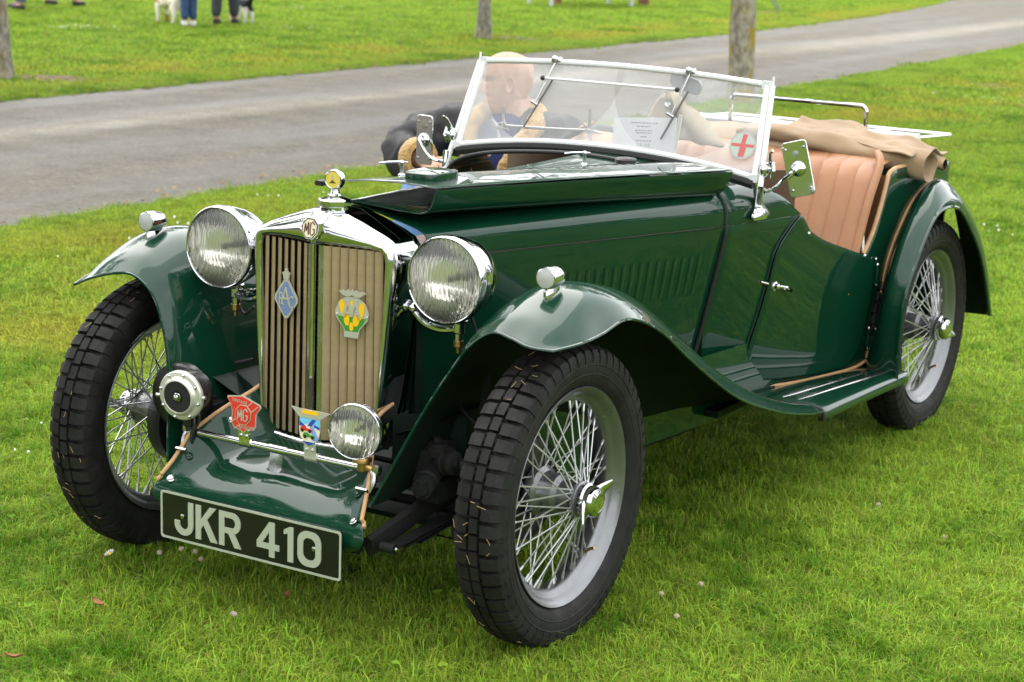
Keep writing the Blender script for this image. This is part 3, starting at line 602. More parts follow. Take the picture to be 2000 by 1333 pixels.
for s in (1, -1):
    e = lamp('headlamp', (s*.3275, -.085, .8185), .102, 1., CAR, (0, 1, 0)); e.location.z = 0 if s > 0 else -.005
    b = MB(); b.sphere((s*.3275, -.018, .716), (.020, .026, .010), 14, 8); b.lathe([(.014, 0), (.014, -.02), (.010, -.024), (.0095, -.04), (0, -.042)], Matrix.Translation((s*.3275, -.018, .708)), 14)
    b.tube(cr([(s*.3275, -.02, .695), (s*.285, -.03, .690), (s*.245, -.035, .700), (s*.214, -.035, .725)], 14), .0095, 10); b.tube(cr([(s*.3275, -.01, .706), (s*.285, -.015, .706), (s*.25, -.02, .716), (s*.212, -.02, .745)], 14), .006, 8)
    b.sphere((s*.212, -.035, .732), .015, 12, 8); obj('lamp_bracket', b, CHROME, e)
    obj('bracket_nut', MB().lathe([(.012, 0), (.012, -.014), (.006, -.018), (.005, -.03), (0, -.031)], Matrix.Translation((s*.3275, -.018, .668)), 8), BRASS, e)
    obj('cable', MB().tube(cr([(s*.336, .02, .72), (s*.350, .02, .68), (s*.325, .01, .64), (s*.30, .02, .66)], 12), .004, 6), BLACKR, e)

# ------------------------------------------------------------------ front apron
AP = [(-.338, .205, .282, .236), (-.352, .235, .300, .250), (-.352, .258, .305, .268), (-.345, .277, .300, .285), (-.330, .297, .288, .300), (-.303, .318, .276, .329), (-.280, .332, .267, .359), (-.257, .344, .257, .392), (-.224, .358, .238, .420), (-.192, .370, .217, .444), (-.157, .381, .199, .464), (-.120, .391, .182, .482), (-.06, .398, .18, .50)]
AP = cr([(y, z, x, ze) for y, z, x, ze in AP], 44); G = []
for y, z, xe, ze in AP:
    row = []
    for q in np.linspace(-1, 1, 49):
        a = abs(q); lift = (max(0, a-.60)/.40)**1.7; dome = .004*math.cos(q*4.5)*max(0, 1-a/.7)
        row.append((q*xe, y-.010*lift*(ze > .3), z+(ze-z)*lift+dome*(.30 < z)))
    G.append(row)
G = np.array(G); APR = obj('front_apron', MB().grid(G, flip=True), [PAINT, UNDER], CAR, solid=.003, soff=-1, smat=1)
for s, col in ((1, -1), (-1, 0)):
    P = [(p[0]+s*.004, p[1], p[2]+.004) for p in G[12:, col]]; obj('apron_piping', MB().tube(P, .0050, 8), PIPE, APR)
    for i in (14, 21, 33):
        p = G[i, -3 if s > 0 else 2]; n_ = Vector((-s*.25, -.55, .8))
        obj('bolt', MB().lathe([(.010, 0), (.010, .002), (.0065, .003), (.0065, .006), (0, .0075)], AX((p[0], p[1], p[2]+.002), n_), 12), DULL if i != 21 else PAINT, APR)

# number plate
PL = empty('number_plate', parent=CAR); pc = (0, -.3706, .2256)
def rrect(hw, hh, r, n=5, cx=0, cy=0):
    P = []
    for sx, sy, a0 in ((1, 1, 0), (-1, 1, 90), (-1, -1, 180), (1, -1, 270)):
        for i in range(n): a = D(a0+90*i/(n-1)); P.append((cx+sx*(hw-r)+r*math.cos(a), cy+sy*(hh-r)+r*math.sin(a)))
    return P
MP = FRONT(pc, 0, .01)
b = MB(); b.prism(rrect(.2614, .0579, .008), MP, -.004, .0005); obj('plate', b, BLACK, PL, smooth=False)
b = MB(); P0, P1 = rrect(.2614, .0579, .008), rrect(.2562, .0527, .006); L_ = [P0, P0, P1, P1]; H_ = [.0, .0022, .0022, .0]
b.grid([[MP @ Vector((p[0], p[1], h)) for p in P] for P, h in zip(L_, H_)], cv=True); obj('border', b, SILVER, PL, angle=30)
def arc(cx, cy, r, a0, a1, n=9, ry=None): return [(cx+r*math.cos(D(a)), cy+(ry or r)*math.sin(D(a))) for a in np.linspace(a0, a1, n)]
s_ = .0155; h_ = .083
GL = {'J': (.0565, [[(.0565-s_, h_), (.0565, h_), (.0565, .027)]+arc(.02825, .027, .02825, 0, -180, 15, .027)[1:]+[(0, .034), (s_, .034), (s_, .0275)]+arc(.02825, .0275, .02825-s_, 180, 360, 11, .0125)[1:-1]+[(.0565-s_, .0275)]]),
      'K': (.062, [[(0, 0), (s_, 0), (s_, .026), (.0235, .0375), (.0445, 0), (.0635, 0), (.0335, .0515), (.061, h_), (.0415, h_), (s_, .050), (s_, h_), (0, h_)]]),
      'R': (.064, [[(0, 0), (s_, 0), (s_, .0315), (.0275, .0315), (.0455, 0), (.064, 0), (.0445, .034)]+arc(.0385, .0575, .0245, -70, 90, 12, .0255)+[(0, h_)], [(s_, .0455), (.037, .0455)]+arc(.037, .0575, .0105, -90, 90, 9, .012)[1:]+[(s_, .0695)]]),
      '4': (.064, [[(.0355, 0), (.051, 0), (.051, .018), (.064, .018), (.064, .032), (.051, .032), (.051, h_), (.0355, h_), (0, .034), (0, .018), (.0355, .018)], [(.0165, .032), (.0355, .032), (.0355, .0595)]]),
      '1': (.0265, [[(.011, 0), (.0265, 0), (.0265, h_), (.0155, h_), (0, .0745), (0, .063), (.011, .067)]]),
      '0': (.0655, [rrect(.03275, .0415, .026, 8, .03275, .0415), rrect(.0175, .0262, .0155, 8, .03275, .0415)])}
for ch, f0 in (('J', .082), ('K', .204), ('R', .337), ('4', .548), ('1', .696), ('0', .770)):
    wd, polys = GL[ch]; m_ = curve_mesh(polys, .0014); m2 = MB().join(m_, MP @ Matrix.Translation((-.2614+.5228*f0, -.0415, .0016)))
    obj('character', m2, SILVER, PL, smooth=False)
for x, z in ((-.196, .004), (.186, .003)): obj('screw', MB().lathe([(.0058, 0), (.0058, .0018), (.004, .003), (0, .0032)], MP @ Matrix.Translation((x, z, .0004)), 14), DULL, PL)

# badge bar, horn, spot lamp, badges
BB = empty('badge_bar', parent=CAR); yb, zb = -.262, .4015
obj('bar_tube', MB().tube([(x, yb, zb) for x in np.linspace(-.262, .262, 12)], .0088, 14), CHROME, BB)
for s in (1, -1):
    b = MB(); b.tube(cr([(s*.258, yb, zb), (s*.272, yb-.006, zb-.004), (s*.276, yb-.012, zb-.025), (s*.268, yb-.02, .352)], 12), .0075, 8); b.box((s*.262, yb-.026, .350), (.03, .045, .005), Matrix.Rotation(-.9, 3, 'X')); b.lathe([(.010, -.01), (.012, 0), (.010, .012), (0, .013)], Matrix.Translation((s*.276, yb, zb+.002)), 12); obj('bar_bracket', b, DULL, BB)
b = MB(); b.tube([(-.026, yb, zb), (.026, yb, zb)], .0108, 14); P = rrect(.019, .026, .010); b.prism(P, FRONT((0, yb-.0095, zb-.024), 0, -.22), 0, .002)
obj('hanging_bracket', b, CHROME, BB)
b = MB().lathe([(.009, 0), (.009, .001), (0, .001)], FRONT((0, yb-.0125, zb-.037), 0, -.22), 14); obj('bracket_hole', b, BLACKM, BB)
HN = empty('horn', parent=CAR); hc = (-.268, -.300, .493); HD = (-.10, 1, .05)
obj('horn_rim', MB().lathe([(.0365, -.004), (.039, -.009), (.042, -.008), (.044, -.004), (.048, .001), (.057, .003), (.0605, .007), (.0605, .014), (.057, .018), (.05, .02)], AX(hc, HD), 48), BADGE, HN)
obj('diaphragm', MB().lathe([(0, -.0065), (.015, -.0065), (.030, -.006), (.0395, -.0065)], AX(hc, HD), 40), MATTE, HN)
b = MB().lathe([(.011, -.004), (.011, -.008), (.009, -.009)], AX(hc, HD), 6); b.lathe([(.0085, -.0085), (.007, -.013), (.003, -.0155), (0, -.016)], AX(hc, HD), 14); obj('centre_nut', b, CHROME, HN)
for i in range(8):
    a = i*math.pi/4+.25; M = AX(hc, HD); p = M @ Vector((.0535*math.cos(a), .0535*math.sin(a), .0025)); obj('rim_screw', MB().lathe([(.0042, 0), (.004, -.0035), (.002, -.0055), (0, -.006)], Matrix.Translation(p) @ M.to_3x3().to_4x4(), 10), CHROME, HN)
for a in (math.pi*.98, -.12): M = AX(hc, HD); p = M @ Vector((.0605*math.cos(a), .0605*math.sin(a), .008)); q = M @ Vector((.070*math.cos(a), .070*math.sin(a), .008)); obj('rim_clip', MB().tube([p, q], [.003, .0045], 8), CHROME, HN)
obj('horn_body', MB().lathe([(.052, .018), (.054, .030), (.053, .055), (.045, .075), (.02, .08), (0, .08)], AX(hc, HD), 36), BLACKM, HN)
b = MB(); b.tube(cr([(-.268, -.265, .445), (-.268, -.262, .42), (-.266, yb, zb)], 8), [.016]*5+[.012]*3, 10); b.tube(cr([(-.245, -.26, .46), (-.240, -.262, .43), (-.255, -.268, .40), (-.262, -.262, .37)], 12), .005, 6); b.tube(cr([(-.25, -.27, .445), (-.244, -.273, .42), (-.25, -.278, .38)], 10), .004, 6); obj('horn_mount', b, BLACKM, HN)
obj('horn_trumpet', MB().lathe([(.05, 0), (.078, .006), (.083, .012), (.083, .03), (.06, .04), (0, .045)], AX((-.345, -.215, .46), (-.1, 1, .03)), 40), BLACKM, HN)
SP = lamp('spot_lamp', (.238, -.298, .494), .0655, .62, CAR, (-.22, 1, .03), body=CHROME)
b = MB(); b.lathe([(.020, 0), (.022, -.006), (.022, -.012), (.012, -.016), (.0115, -.032), (0, -.033)], Matrix.Translation((.243, -.272, .432)), 18); b.tube([(.243, -.272, .412), (.262, yb, zb)], .010, 10); obj('lamp_stem', b, BRASS, SP)
def clamp(x):
    b = MB(); b.tube([(x-.017, yb, zb), (x+.017, yb, zb)], .0110, 14); M = FRONT((x, yb-.009, zb+.019), 0, .05); b.prism(rrect(.0165, .016, .003), M, 0, .003)
    for q in (-.008, .008): b.lathe([(.0042, .003), (.004, .005), (.002, .0065), (0, .0067)], M @ Matrix.Translation((q, .002, 0)), 10)
    return b
# red octagon register shield
RS_ = empty('red_shield_badge', parent=CAR); M = FRONT((-.094, yb-.010, .470), .10, -.05)
def shield(k, g=0): return [((x)*k, (z)*k) for x, z in [(-.047, .038), (-.046, .042), (-.005, .047), (.044, .030), (.046, .024), (.034, .008), (.033, -.024), (.027, -.032), (.008, -.033), (0, -.042), (-.007, -.036), (-.027, -.031), (-.033, -.022), (-.033, .010), (-.039, .026)]]
b = MB(); b.prism(shield(1), M, 0, .003, 0); b.prism(shield(.94), M, .003, .0036, 1)
def bar(p, q, wd, h0, h1, mi):
    p, q = Vector(p), Vector(q); d_ = (q-p).normalized(); nn = Vector((-d_.y, d_.x))*wd; b.prism([p-nn, q-nn, q+nn, p+nn], M, h0, h1, mi)
for o in (-.0085, .0085): bar((-.031+o*.7, -.030-o*.7+.002), (-.012+o*.7, -.013-o*.7), .0010, .0036, .0046, 0); bar((.012+o*.7, .014-o*.7), (.034+o*.7-.002, .034-o*.7-.002), .0010, .0036, .0046, 0)
for o, bd in (('VINTAGE', (-.012, .032, -.12)), ('REGISTER', (.009, -.0275, -.02))):
    b.join(text_mb(o, .0105, .0005, sx=.95), M @ Matrix.Translation((bd[0], bd[1], .0040)) @ Matrix.Rotation(bd[2], 4, 'Z'), 0)
obj('shield', b, [BADGE, RED], RS_, smooth=False); emblem('octagon_emblem', M @ Matrix.Translation((-.001, .002, .0036)), .0255, [BADGE, RED, RED, BADGE], RS_, sx=.92); obj('clamp', clamp(-.094), CHROME, RS_)
# second club shield with two little cars
CB = empty('car_club_badge', parent=CAR); M = FRONT((.097, yb-.010, .474), .02, -.05); b = MB()
sh = [(-.029, .022), (.029, .022), (.030, -.005), (.026, -.024), (.014, -.036), (0, -.043), (-.014, -.036), (-.026, -.024), (-.030, -.005)]
b.prism(sh, M, 0, .003, 0); b.prism([(x*.95, z*.95) for x, z in sh], M, .003, .0034, 1)
b.prism([(-.054, .043), (-.030, .041), (.030, .041), (.054, .040), (.036, .027), (.030, .022), (-.030, .022), (-.036, .027)], M, 0, .0042, 0)
b.prism([(-.023, .031), (.023, .031), (.021, .040), (-.021, .040)], M, .0042, .0048, 2)
q = [(-.0275, .021), (.0275, .021), (.028, .003), (.006, .012), (-.010, .008), (-.028, .002)]; b.prism(q, M, .0034, .0038, 3)
for P in ([(-.028, .012), (-.020, .008), (-.010, .002), (-.010, -.001), (-.028, .002)], [(.028, .004), (.018, .007), (.010, .009), (.012, .003), (.028, -.002)], [(-.006, .004), (.006, .020), (.018, .020), (.006, .004)], [(-.018, -.033), (.018, -.033), (.012, -.036), (0, -.042), (-.012, -.036)]): b.prism(P, M, .0038, .0042, 4)
b.prism([(.000, .004), (.010, .004), (.026, -.022), (.020, -.028), (.010, -.031), (.006, -.012)], M, .0034, .0037, 5)
for (cx, cz, mi) in ((-.008, -.004, 6), (0, -.018, 7)):
    b.prism([(cx-.017, cz-.004), (cx+.015, cz-.004), (cx+.017, cz), (cx+.006, cz+.002), (cx+.001, cz+.002), (cx-.005, cz+.006), (cx-.013, cz+.006), (cx-.017, cz+.001)], M, .0042, .0050, mi)
    for dx in (-.011, .010): b.prism([(cx+dx+.0042*math.cos(a), cz-.004+.0042*math.sin(a)) for a in np.linspace(0, 6.283, 11)[:-1]], M, .005, .0055, 8)
obj('shield', b, [BADGE, CRM, YEL, SKYB, BLUE, enam('pale blue enamel', (.22, .36, .72)), RED, GRN, BLACK], CB, smooth=False); obj('clamp', clamp(.097), BADGE, CB)
# diamond badge with crown on the far half of the grille
RC = empty('diamond_badge', parent=CAR); M = FRONT((-.083, -.131, .728), -.10); b = MB()
dm = [(0, .052), (.034, .012), (.036, -.006), (.004, -.046), (-.004, -.046), (-.036, -.004), (-.036, .006), (-.008, .046)]
dm = [(-.006, .047), (.006, .047), (.0365, .004), (.0365, -.006), (.005, -.047), (-.005, -.047), (-.0365, -.006), (-.0365, .004)]
b.prism(dm, M, 0, .003, 0); b.prism([(x*.84, z*.86) for x, z in dm], M, .003, .0036, 1)
b.prism([(-.008, .046), (.008, .046), (.0095, .056), (.013, .062), (.006, .064), (.003, .067), (.004, .072), (-.004, .072), (-.003, .067), (-.006, .064), (-.013, .062), (-.0095, .056)], M, 0, .004, 0)
for ch, x, z, sz in (('R', -.0135, -.003, .044), ('A', .0005, .004, .062), ('C', .0165, -.008, .042)): b.join(text_mb(ch, sz, .0007, sx=.72), M @ Matrix.Translation((x, z, .0044+.0002*(ch == 'A'))), 0)
obj('diamond', b, [BADGE, RACB], RC, smooth=False)
# yellow winged badge on the near half
AA = empty('winged_badge', parent=CAR); M = FRONT((.107, -.131, .716), .10); b = MB()
def ell(cx, cz, rx, rz, n=20, rot=0):
    return [(cx+rx*math.cos(a)*math.cos(rot)-rz*math.sin(a)*math.sin(rot), cz+rx*math.cos(a)*math.sin(rot)+rz*math.sin(a)*math.cos(rot)) for a in np.linspace(0, 6.2832, n+1)[:-1]]
body = [(.0, .042), (.018, .040), (.036, .027), (.0445, .006), (.042, -.010), (.030, -.024), (.021, -.034), (.019, -.052), (-.019, -.052), (-.021, -.034), (-.030, -.024), (-.042, -.010), (-.0445, .006), (-.036, .027), (-.018, .040)]
b.prism(body, M, 0, .003, 0); b.prism([(-.0385, -.006), (.0385, -.006), (.030, -.020), (.0185, -.034), (.0175, -.040), (-.0175, -.040), (-.0185, -.034), (-.030, -.020)], M, .003, .0035, 2)
for p in ((-.023, .012, .0085, .022, .28), (.024, .010, .0085, .022, -.22), (0, .022, .006, .012, 0), (-.013, -.012, .0075, .015, .1), (.012, -.012, .0085, .015, -.15), (0, -.028, .0055, .0105, 0)): b.prism(ell(p[0], p[1], p[2], p[3], 18, p[4]), M, .0035, .0042, 1)
for cx in (-.0095, .0095):
    for p, q in (((cx-.012, -.004), (cx, .034)), ((cx, .034), (cx+.012, -.004))): bar(p, q, .0036, .0042, .0052+.00003*(cx > 0)+.00002*(p[0] < q[0] and p[1] > 0), 0)
bar((-.019, .004), (.019, .003), .0022, .0052, .0060, 0)
for s in (1, -1): b.prism([(0, .046), (s*.010, .041), (s*.022, .043), (s*.036, .053), (s*.026, .057), (s*.018, .054), (s*.010, .059), (s*.004, .054), (0, .060)], M, .0005, .0045, 0)
b.prism(rrect(.019, .0065, .002, 4, 0, -.0475), M, .003, .005, 0)
for x in (-.040, .0405): b.join(MB().lathe([(.003, 0), (.003, .002), (0, .003)], M @ Matrix.Translation((x, -.002, .003)), 10), None, 0)
obj('badge_plate', b, [BADGE, YEL, GRN], AA, smooth=False)
# ------------------------------------------------------------------ windscreen
WS = empty('windscreen', parent=CAR)
def wsp(x, k):   # k 0 bottom .. 1 top, frame centre line
    hb, ht = .490, .466; X_ = x*(hb+(ht-hb)*k); zb_ = .936+.044*(1-abs(x)**2.2); zt = 1.186+.018*(1-x*x); return (X_, 1.232+.100*k, zb_+(zt-zb_)*k)
xs = np.linspace(-1, 1, 30)
loop = [wsp(x, 0) for x in xs]+[wsp(1, k) for k in np.linspace(.06, .94, 8)]+[wsp(x, 1) for x in xs[::-1]]+[wsp(-1, k) for k in np.linspace(.94, .06, 8)]
b = MB(); b.tube([wsp(x, 0) for x in xs], .0098, 10, flat=.9); b.tube([wsp(x, 1) for x in xs], .0098, 10, flat=.9)
for s in (1, -1): b.tube([wsp(s, k) for k in np.linspace(-.02, 1.02, 8)], .0098, 10); b.box(wsp(s*.995, 1), (.022, .02, .022)); b.box(wsp(s*.995, 0), (.022, .02, .022))
obj('screen_frame', b, WHITE, WS)
obj('screen_glass', MB().grid([[wsp(x*.985, k) for x in xs] for k in np.linspace(.01, .99, 8)], flip=True), SCREEN, WS)
obj('screen_seal', MB().tube([(p[0]*.995, p[1]-.004, p[2]-.016) for p in [wsp(x, 0) for x in xs]], .011, 8, flat=1.3), BLACKR, WS)
for s in (1, -1):
    t0 = Vector(wsp(s*1.035, 1)); b0 = Vector(wsp(s*1.04, -.28)); b = MB(); b.tube([t0, t0.lerp(b0, .5), b0], [.0075, .008, .0085], 8)
    b.tube([t0+Vector((0, 0, -.003)), t0+Vector((0, .002, .026))], .0035, 8); obj('side_post', b, WHITE, WS)
    p = Vector((s*.483, 1.30, .834)); b = MB()
    G = []
    for z, rx, ry in ((-.016, .014, .054), (-.006, .016, .055), (.004, .015, .046), (.018, .013, .026), (.04, .012, .016), (.07, .011, .014), (.088, .014, .017), (.098, .012, .012)):
        G.append([(p.x+s*(.006-.12*z)+rx*math.cos(a), p.y-.012-.24*max(0, z)+ry*math.sin(a), p.z+z) for a in np.linspace(0, 6.2832, 19)[:-1]])
    b.grid(cr(G, 24), cv=True); obj('post_foot', b, CHROME, WS)
    b = MB(); q = Vector(wsp(s*1.05, .12)); b.sphere(q, (.014, .020, .022), 14, 10); b.lathe([(.010, 0), (.010, .012), (.006, .014), (.006, .022), (.009, .024), (.009, .03), (0, .031)], AX(q, (s, 0, .1)), 14)
    b.tube([q+Vector((s*.022, 0, -.022)), q+Vector((s*.028, -.004, 0)), q+Vector((s*.026, 0, .024))], [.004, .007, .0035], 8); b.tube([q+Vector((s*.01, .01, .012)), q+Vector((s*.02, -.012, .05)), q+Vector((s*.03, -.02, .058))], [.006, .005, .004], 8)
    b.lathe([(.009, 0), (.009, .05), (0, .052)], AX(Vector(wsp(s*1.045, -.25)), (0, .15, 1)), 10); obj('wing_nut', b, CHROME, WS)
# wipers on the top rail with their link rod
WP = empty('wiper', parent=WS); 
def wpt(px, k): a = wsp(px, k); return Vector((a[0], a[1]-.014, a[2]))
for px, tilt in ((-.452, -.095), (.492, -.105)):
    a, c = wpt(px, 1.0), wpt(px+tilt, .18); b = MB()
    b.tube([a+Vector((0, .03, .008)), a+Vector((0, -.012, .006))], .008, 10); b.sphere(a+Vector((0, -.004, .010)), (.010, .012, .010), 12, 8); b.tube([a+Vector((.006, .006, .006)), a+Vector((.038, .02, -.002))], [.006, .004], 8)
    b.tube([a, a.lerp(c, .35), a.lerp(c, .66)], [.004, .003, .0024], 8); m = a.lerp(c, .62); b.tube([m+Vector((-.012, -.005, .004)), m+Vector((.008, .0, -.006))], .005, 8); obj('arm', b, DULL, WP)
    u0, u1 = a.lerp(c, .26)+Vector((.018, .004, 0)), c+Vector((0, .004, 0)); obj('blade', MB().tube([u0, u0.lerp(u1, .5), u1], [.0045, .0055, .0045], 6, flat=.6), mat('grey wiper rubber', (.10, .10, .10), .5), WP)
obj('link_rod', MB().tube([wpt(-.50, .80)+Vector((0, -.006, 0)), wpt(.44, .80)+Vector((0, -.006, 0))], .0038, 8), WHITE, WP)
for px in (-.50, .44): obj('rod_end', MB().sphere(wpt(px, .80)+Vector((0, -.008, 0)), .008, 8, 6), BLACKM, WP)
# round sticker with a red cross
st = Vector(wsp(.905, .31)); fr = AX(st+Vector((0, -.006, 0)), Vector((0, -.93, .37))); M = fr; 
M = Matrix.Translation(st+Vector((0, -.008, 0))) @ Matrix.Rotation(-.36, 4, 'X') @ MX((0, 0, 0), (1, 0, 0), (0, 0, 1), (0, -1, 0))
b = MB(); b.prism(ell(0, 0, .040, .040, 32), M, 0, .0006, 0); b.prism(ell(0, 0, .0345, .0345, 32), M, .0006, .0009, 1)
b.prism([(-.034, -.004), (-.008, -.004), (.034, -.004), (.034, .005), (-.034, .005)], M, .0009, .0012, 2); b.prism([(-.006, .0055), (.007, .0055), (.010, .031), (-.004, .034)], M, .0009, .0012, 2); b.prism([(-.008, -.0045), (.012, -.0045), (.009, -.032), (-.009, -.033)], M, .0009, .0012, 2)
for i in range(-4, 5):
    hw = math.sqrt(max(0, .032**2-(i*.0072)**2)); b.prism([(-hw, i*.0072), (hw, i*.0072), (hw, i*.0072+.0010), (-hw, i*.0072+.0010)], M, .0009, .00105, 3) if hw > .01 else None
obj('round_sticker', b, [PALE, mat('pale sticker', (.42, .48, .41), .5), mat('sticker red', (.50, .11, .10), .5), mat('sticker print', (.35, .42, .36), .5)], WS, smooth=False)
# interior mirror behind the glass
b = MB(); p = Vector(wsp(.43, .90))+Vector((0, .035, -.01)); b.prism(rrect(.056, .022, .018, 8), MX(p, (.96, -.2, -.22), (.22, .05, .97), (-.2, -.97, .1)), -.004, .004); b.tube([p, p+Vector((0, -.02, .03))], .005, 8); obj('interior_mirror', b, mat('mirror back', (.30, .31, .33), .35, .3), WS, smooth=False)
# chrome cradle and thumb nuts behind the glass
b = MB(); b.tube(cr([(-.372, 1.30, 1.058), (-.373, 1.30, 1.024), (-.366, 1.30, 1.006), (-.345, 1.30, 1.000), (-.10, 1.30, 1.010), (-.082, 1.30, 1.018), (-.076, 1.30, 1.04), (-.076, 1.30, 1.075)], 40), .0046, 8)
for x, z in ((-.395, .995), (-.078, 1.012)):
    b.sphere((x, 1.30, z), (.012, .010, .010), 12, 8); b.tube([(x-.018, 1.30, z+.018), (x, 1.30, z+.006), (x+.018, 1.30, z+.012)], .004, 8); b.tube([(x, 1.30, z), (x+.012, 1.30, z-.04)], .005, 8); b.tube([(x+.01, 1.30, z), (x+.045, 1.30, z-.006)], [.007, .003], 8)
obj('cradle', b, mat('tarnished steel', (.34, .34, .33), .35, .9), WS)

# ------------------------------------------------------------------ door mirrors
def mirror(cr_, ax, ay, hw, hh, arm, red=False):
    e = empty('mirror', parent=CAR); ax, ay = Vector(ax).normalized(), Vector(ay).normalized(); az = ax.cross(ay).normalized(); ay = az.cross(ax); c = Vector(cr_); M = MX(c, ax, ay, az)
    b = MB(); b.prism(rrect(hw, hh, .011, 6), M, -.006, 0); obj('back_plate', b, CHROME, e, bevel=.0015)
    b = MB(); b.prism(rrect(hw-.002, hh-.002, .010, 6), M, -.0066, -.0062); obj('mirror_glass', b, MIRR, e, smooth=False)
    b = MB()
    for sx in (-1, 1):
        for sz in (-1, 1): b.lathe([(.0042, 0), (.0042, .001), (.0025, .002), (0, .0022)], M @ Matrix.Translation((sx*hw*.72, sz*hh*.74, .0002)), 10)
    b.lathe([(.009, 0), (.009, .001), (0, .0014)], M @ Matrix.Translation((0, hh*.55, .0002)), 16); obj('rivets', b, DULL, e)
    b = MB(); b.lathe([(.022, 0), (.021, .005), (.016, .010), (.010, .012), (.010, .018), (.007, .021), (0, .022)], M @ Matrix.Translation((0, 0, 0)), 24); obj('swivel', b, CHROME, e)
    s0 = M @ Vector((0, 0, .018)); P = cr([s0]+[Vector(a) for a in arm], 18); b = MB(); b.tube(P, [.009]*3+[.0052]*13+[.006]*2, 8); obj('arm', b, CHROME, e); return e
mirror((.592, 1.29, .968), (.95, .17, .27), (-.27, .0, .96), .036, .077, [(.585, 1.262, .958), (.565, 1.262, .940), (.54, 1.27, .915), (.502, 1.268, .893)])
mirror((-.590, 1.20, .944), (.99, -.12, .0), (-.02, .0, 1), .031, .075, [(-.588, 1.175, .940), (-.560, 1.175, .905), (-.535, 1.19, .888), (-.500, 1.23, .885)])
# ------------------------------------------------------------------ cockpit, hood, rack, underside
ST = empty('seat', parent=CAR)
NP = 18; xe = np.linspace(-.535, .535, NP+1)
def pleat(xa, xc):
    G = []
    for k in np.linspace(0, 1, 12):
        z = .50+.44*k; y0 = 1.895+.19*k+.03*k*k; row = []; top = .03*max(0, (k-.85)/.15)**2
        sh = .02*(k-.5)
        for u in np.linspace(0, 1, 9):
            bul = (math.sin(math.pi*u)**.5)*.0075
            x = xa+(xc-xa)*u; row.append((x+sh*0, y0-.045-bul+top*1.6, z-top*.6-.02*(abs(x)/.5)**4*k))
        G.append(row)
    G.append([(p[0], p[1]+.07, p[2]+.006) for p in G[-1]]); G.append([(p[0], p[1]+.14, p[2]-.03) for p in G[-2]])
    return MB().grid(G, flip=True)
for i in range(NP): obj('pleat', pleat(xe[i], xe[i+1]), TAN, ST, angle=60)
b = MB(); b.box((0, 2.12, .66), (1.06, .05, .40), Matrix.Rotation(-.33, 3, 'X')); obj('backrest_board', b, TAN, ST)
for s in (1, -1):
    b = MB(); b.tube(cr([(s*.537, 1.86, .52), (s*.540, 1.925, .66), (s*.543, 1.99, .80), (s*.540, 2.07, .90), (s*.51, 2.12, .93)], 16), .013, 10); obj('side_roll', b, TAN, ST)
b = MB(); G = []
for y in np.linspace(1.45, 1.98, 10): G.append([(x, y, .43+.03*math.sin(math.pi*(y-1.45)/.53)+.012*abs(math.sin(x*26))) for x in np.linspace(-.46, .46, 60)])
obj('cushion', MB().grid(G), TAN, ST)
obj('care_label', MB().box((.548, 1.955, .665), (.003, .016, .05), Matrix.Rotation(.25, 3, 'X')), WHITE, ST)
# steering wheel on the far side
SW = empty('steering_wheel', parent=CAR); M = AX((-.24, 1.62, .785), (0, -.9, .38))
t_ = np.linspace(0, 2*math.pi, 49)[:-1]
obj('wheel_rim', MB().tube([M @ Vector((.205*math.cos(a), .205*math.sin(a), 0)) for a in t_], .0115, 8, closed=True), BLACKR, SW)
b = MB(); b.lathe([(.035, -.01), (.035, .012), (0, .02)], M, 20)
for k in range(3):
    for o in (-.012, 0, .012): a = k*2*math.pi/3+.52; d_ = Vector((math.cos(a), math.sin(a), 0)); n_ = Vector((-d_.y, d_.x, 0))*o; b.tube([M @ (d_*.02+n_), M @ (d_*.2+n_)], .003, 6)
b.tube([M @ Vector((0, 0, 0)), M @ Vector((0, 0, .5))], .016, 10) if 0 else None
b.tube([(-.24, 1.62, .785), (-.24, 1.2, .62)], .016, 10); obj('column', b, DULL, SW)
# folded hood: stacked cloth rolls across the tail
HD_ = empty('folded_hood', parent=CAR)
def roll(path, secs, amp, seed, n=26, mi=0):
    """cloth bundle along a path with an oval section and wandering creases"""
    r = np.random.default_rng(seed); ph = r.uniform(0, 6.28, 8); P = cr(path, 54); Q = cr(secs, 54); G = []
    for i, (p, q) in enumerate(zip(P, Q)):
        t = i/53; row = []
        for a in np.linspace(0, 2*math.pi, n+1)[:-1]:
            f = 1+amp*(math.sin(3*a+ph[0]+7*t)*.5+math.sin(5*a+ph[1]-9*t)*.35+math.sin(2*a+14*t+ph[2])*.4+.3*math.sin(23*t+a*1.2+ph[3]))
            row.append((p[0], p[1]+q[0]*f*math.cos(a), p[2]+q[1]*f*math.sin(a)))
        G.append(row)
    return np.array(G)
G1 = roll([(-.56, 2.32, .87), (-.3, 2.32, .91), (0, 2.32, .917), (.25, 2.31, .918), (.42, 2.35, .905), (.55, 2.42, .872)], [(.16, .03), (.19, .035), (.20, .035), (.19, .04), (.17, .045), (.14, .045)], .10, 3)
G1 = crumple(G1, .020, 10, 1); obj('hood_cloth', MB().grid(G1, cv=True), CANVAS, HD_, sub=1, angle=80)
G2 = roll([(.02, 2.16, .948), (.16, 2.155, .952), (.28, 2.16, .940), (.40, 2.19, .920), (.52, 2.25, .900), (.625, 2.30, .878)], [(.03, .012), (.05, .026), (.06, .034), (.065, .040), (.068, .046), (.066, .052)], .09, 11)
G2 = crumple(G2, .014, 14, 5); b = MB().grid(G2, cv=True, flip=True); c0 = G2[-1].mean(0)
in1 = (G2[-1]-c0)*.90+c0+[.004, 0, 0]; in2 = (G2[-1]-c0)*.86+c0+[-.09, -.03, .02]; b.grid([G2[-1], in1, in2], cv=True, flip=True); b.add(in2, [tuple(range(26))])
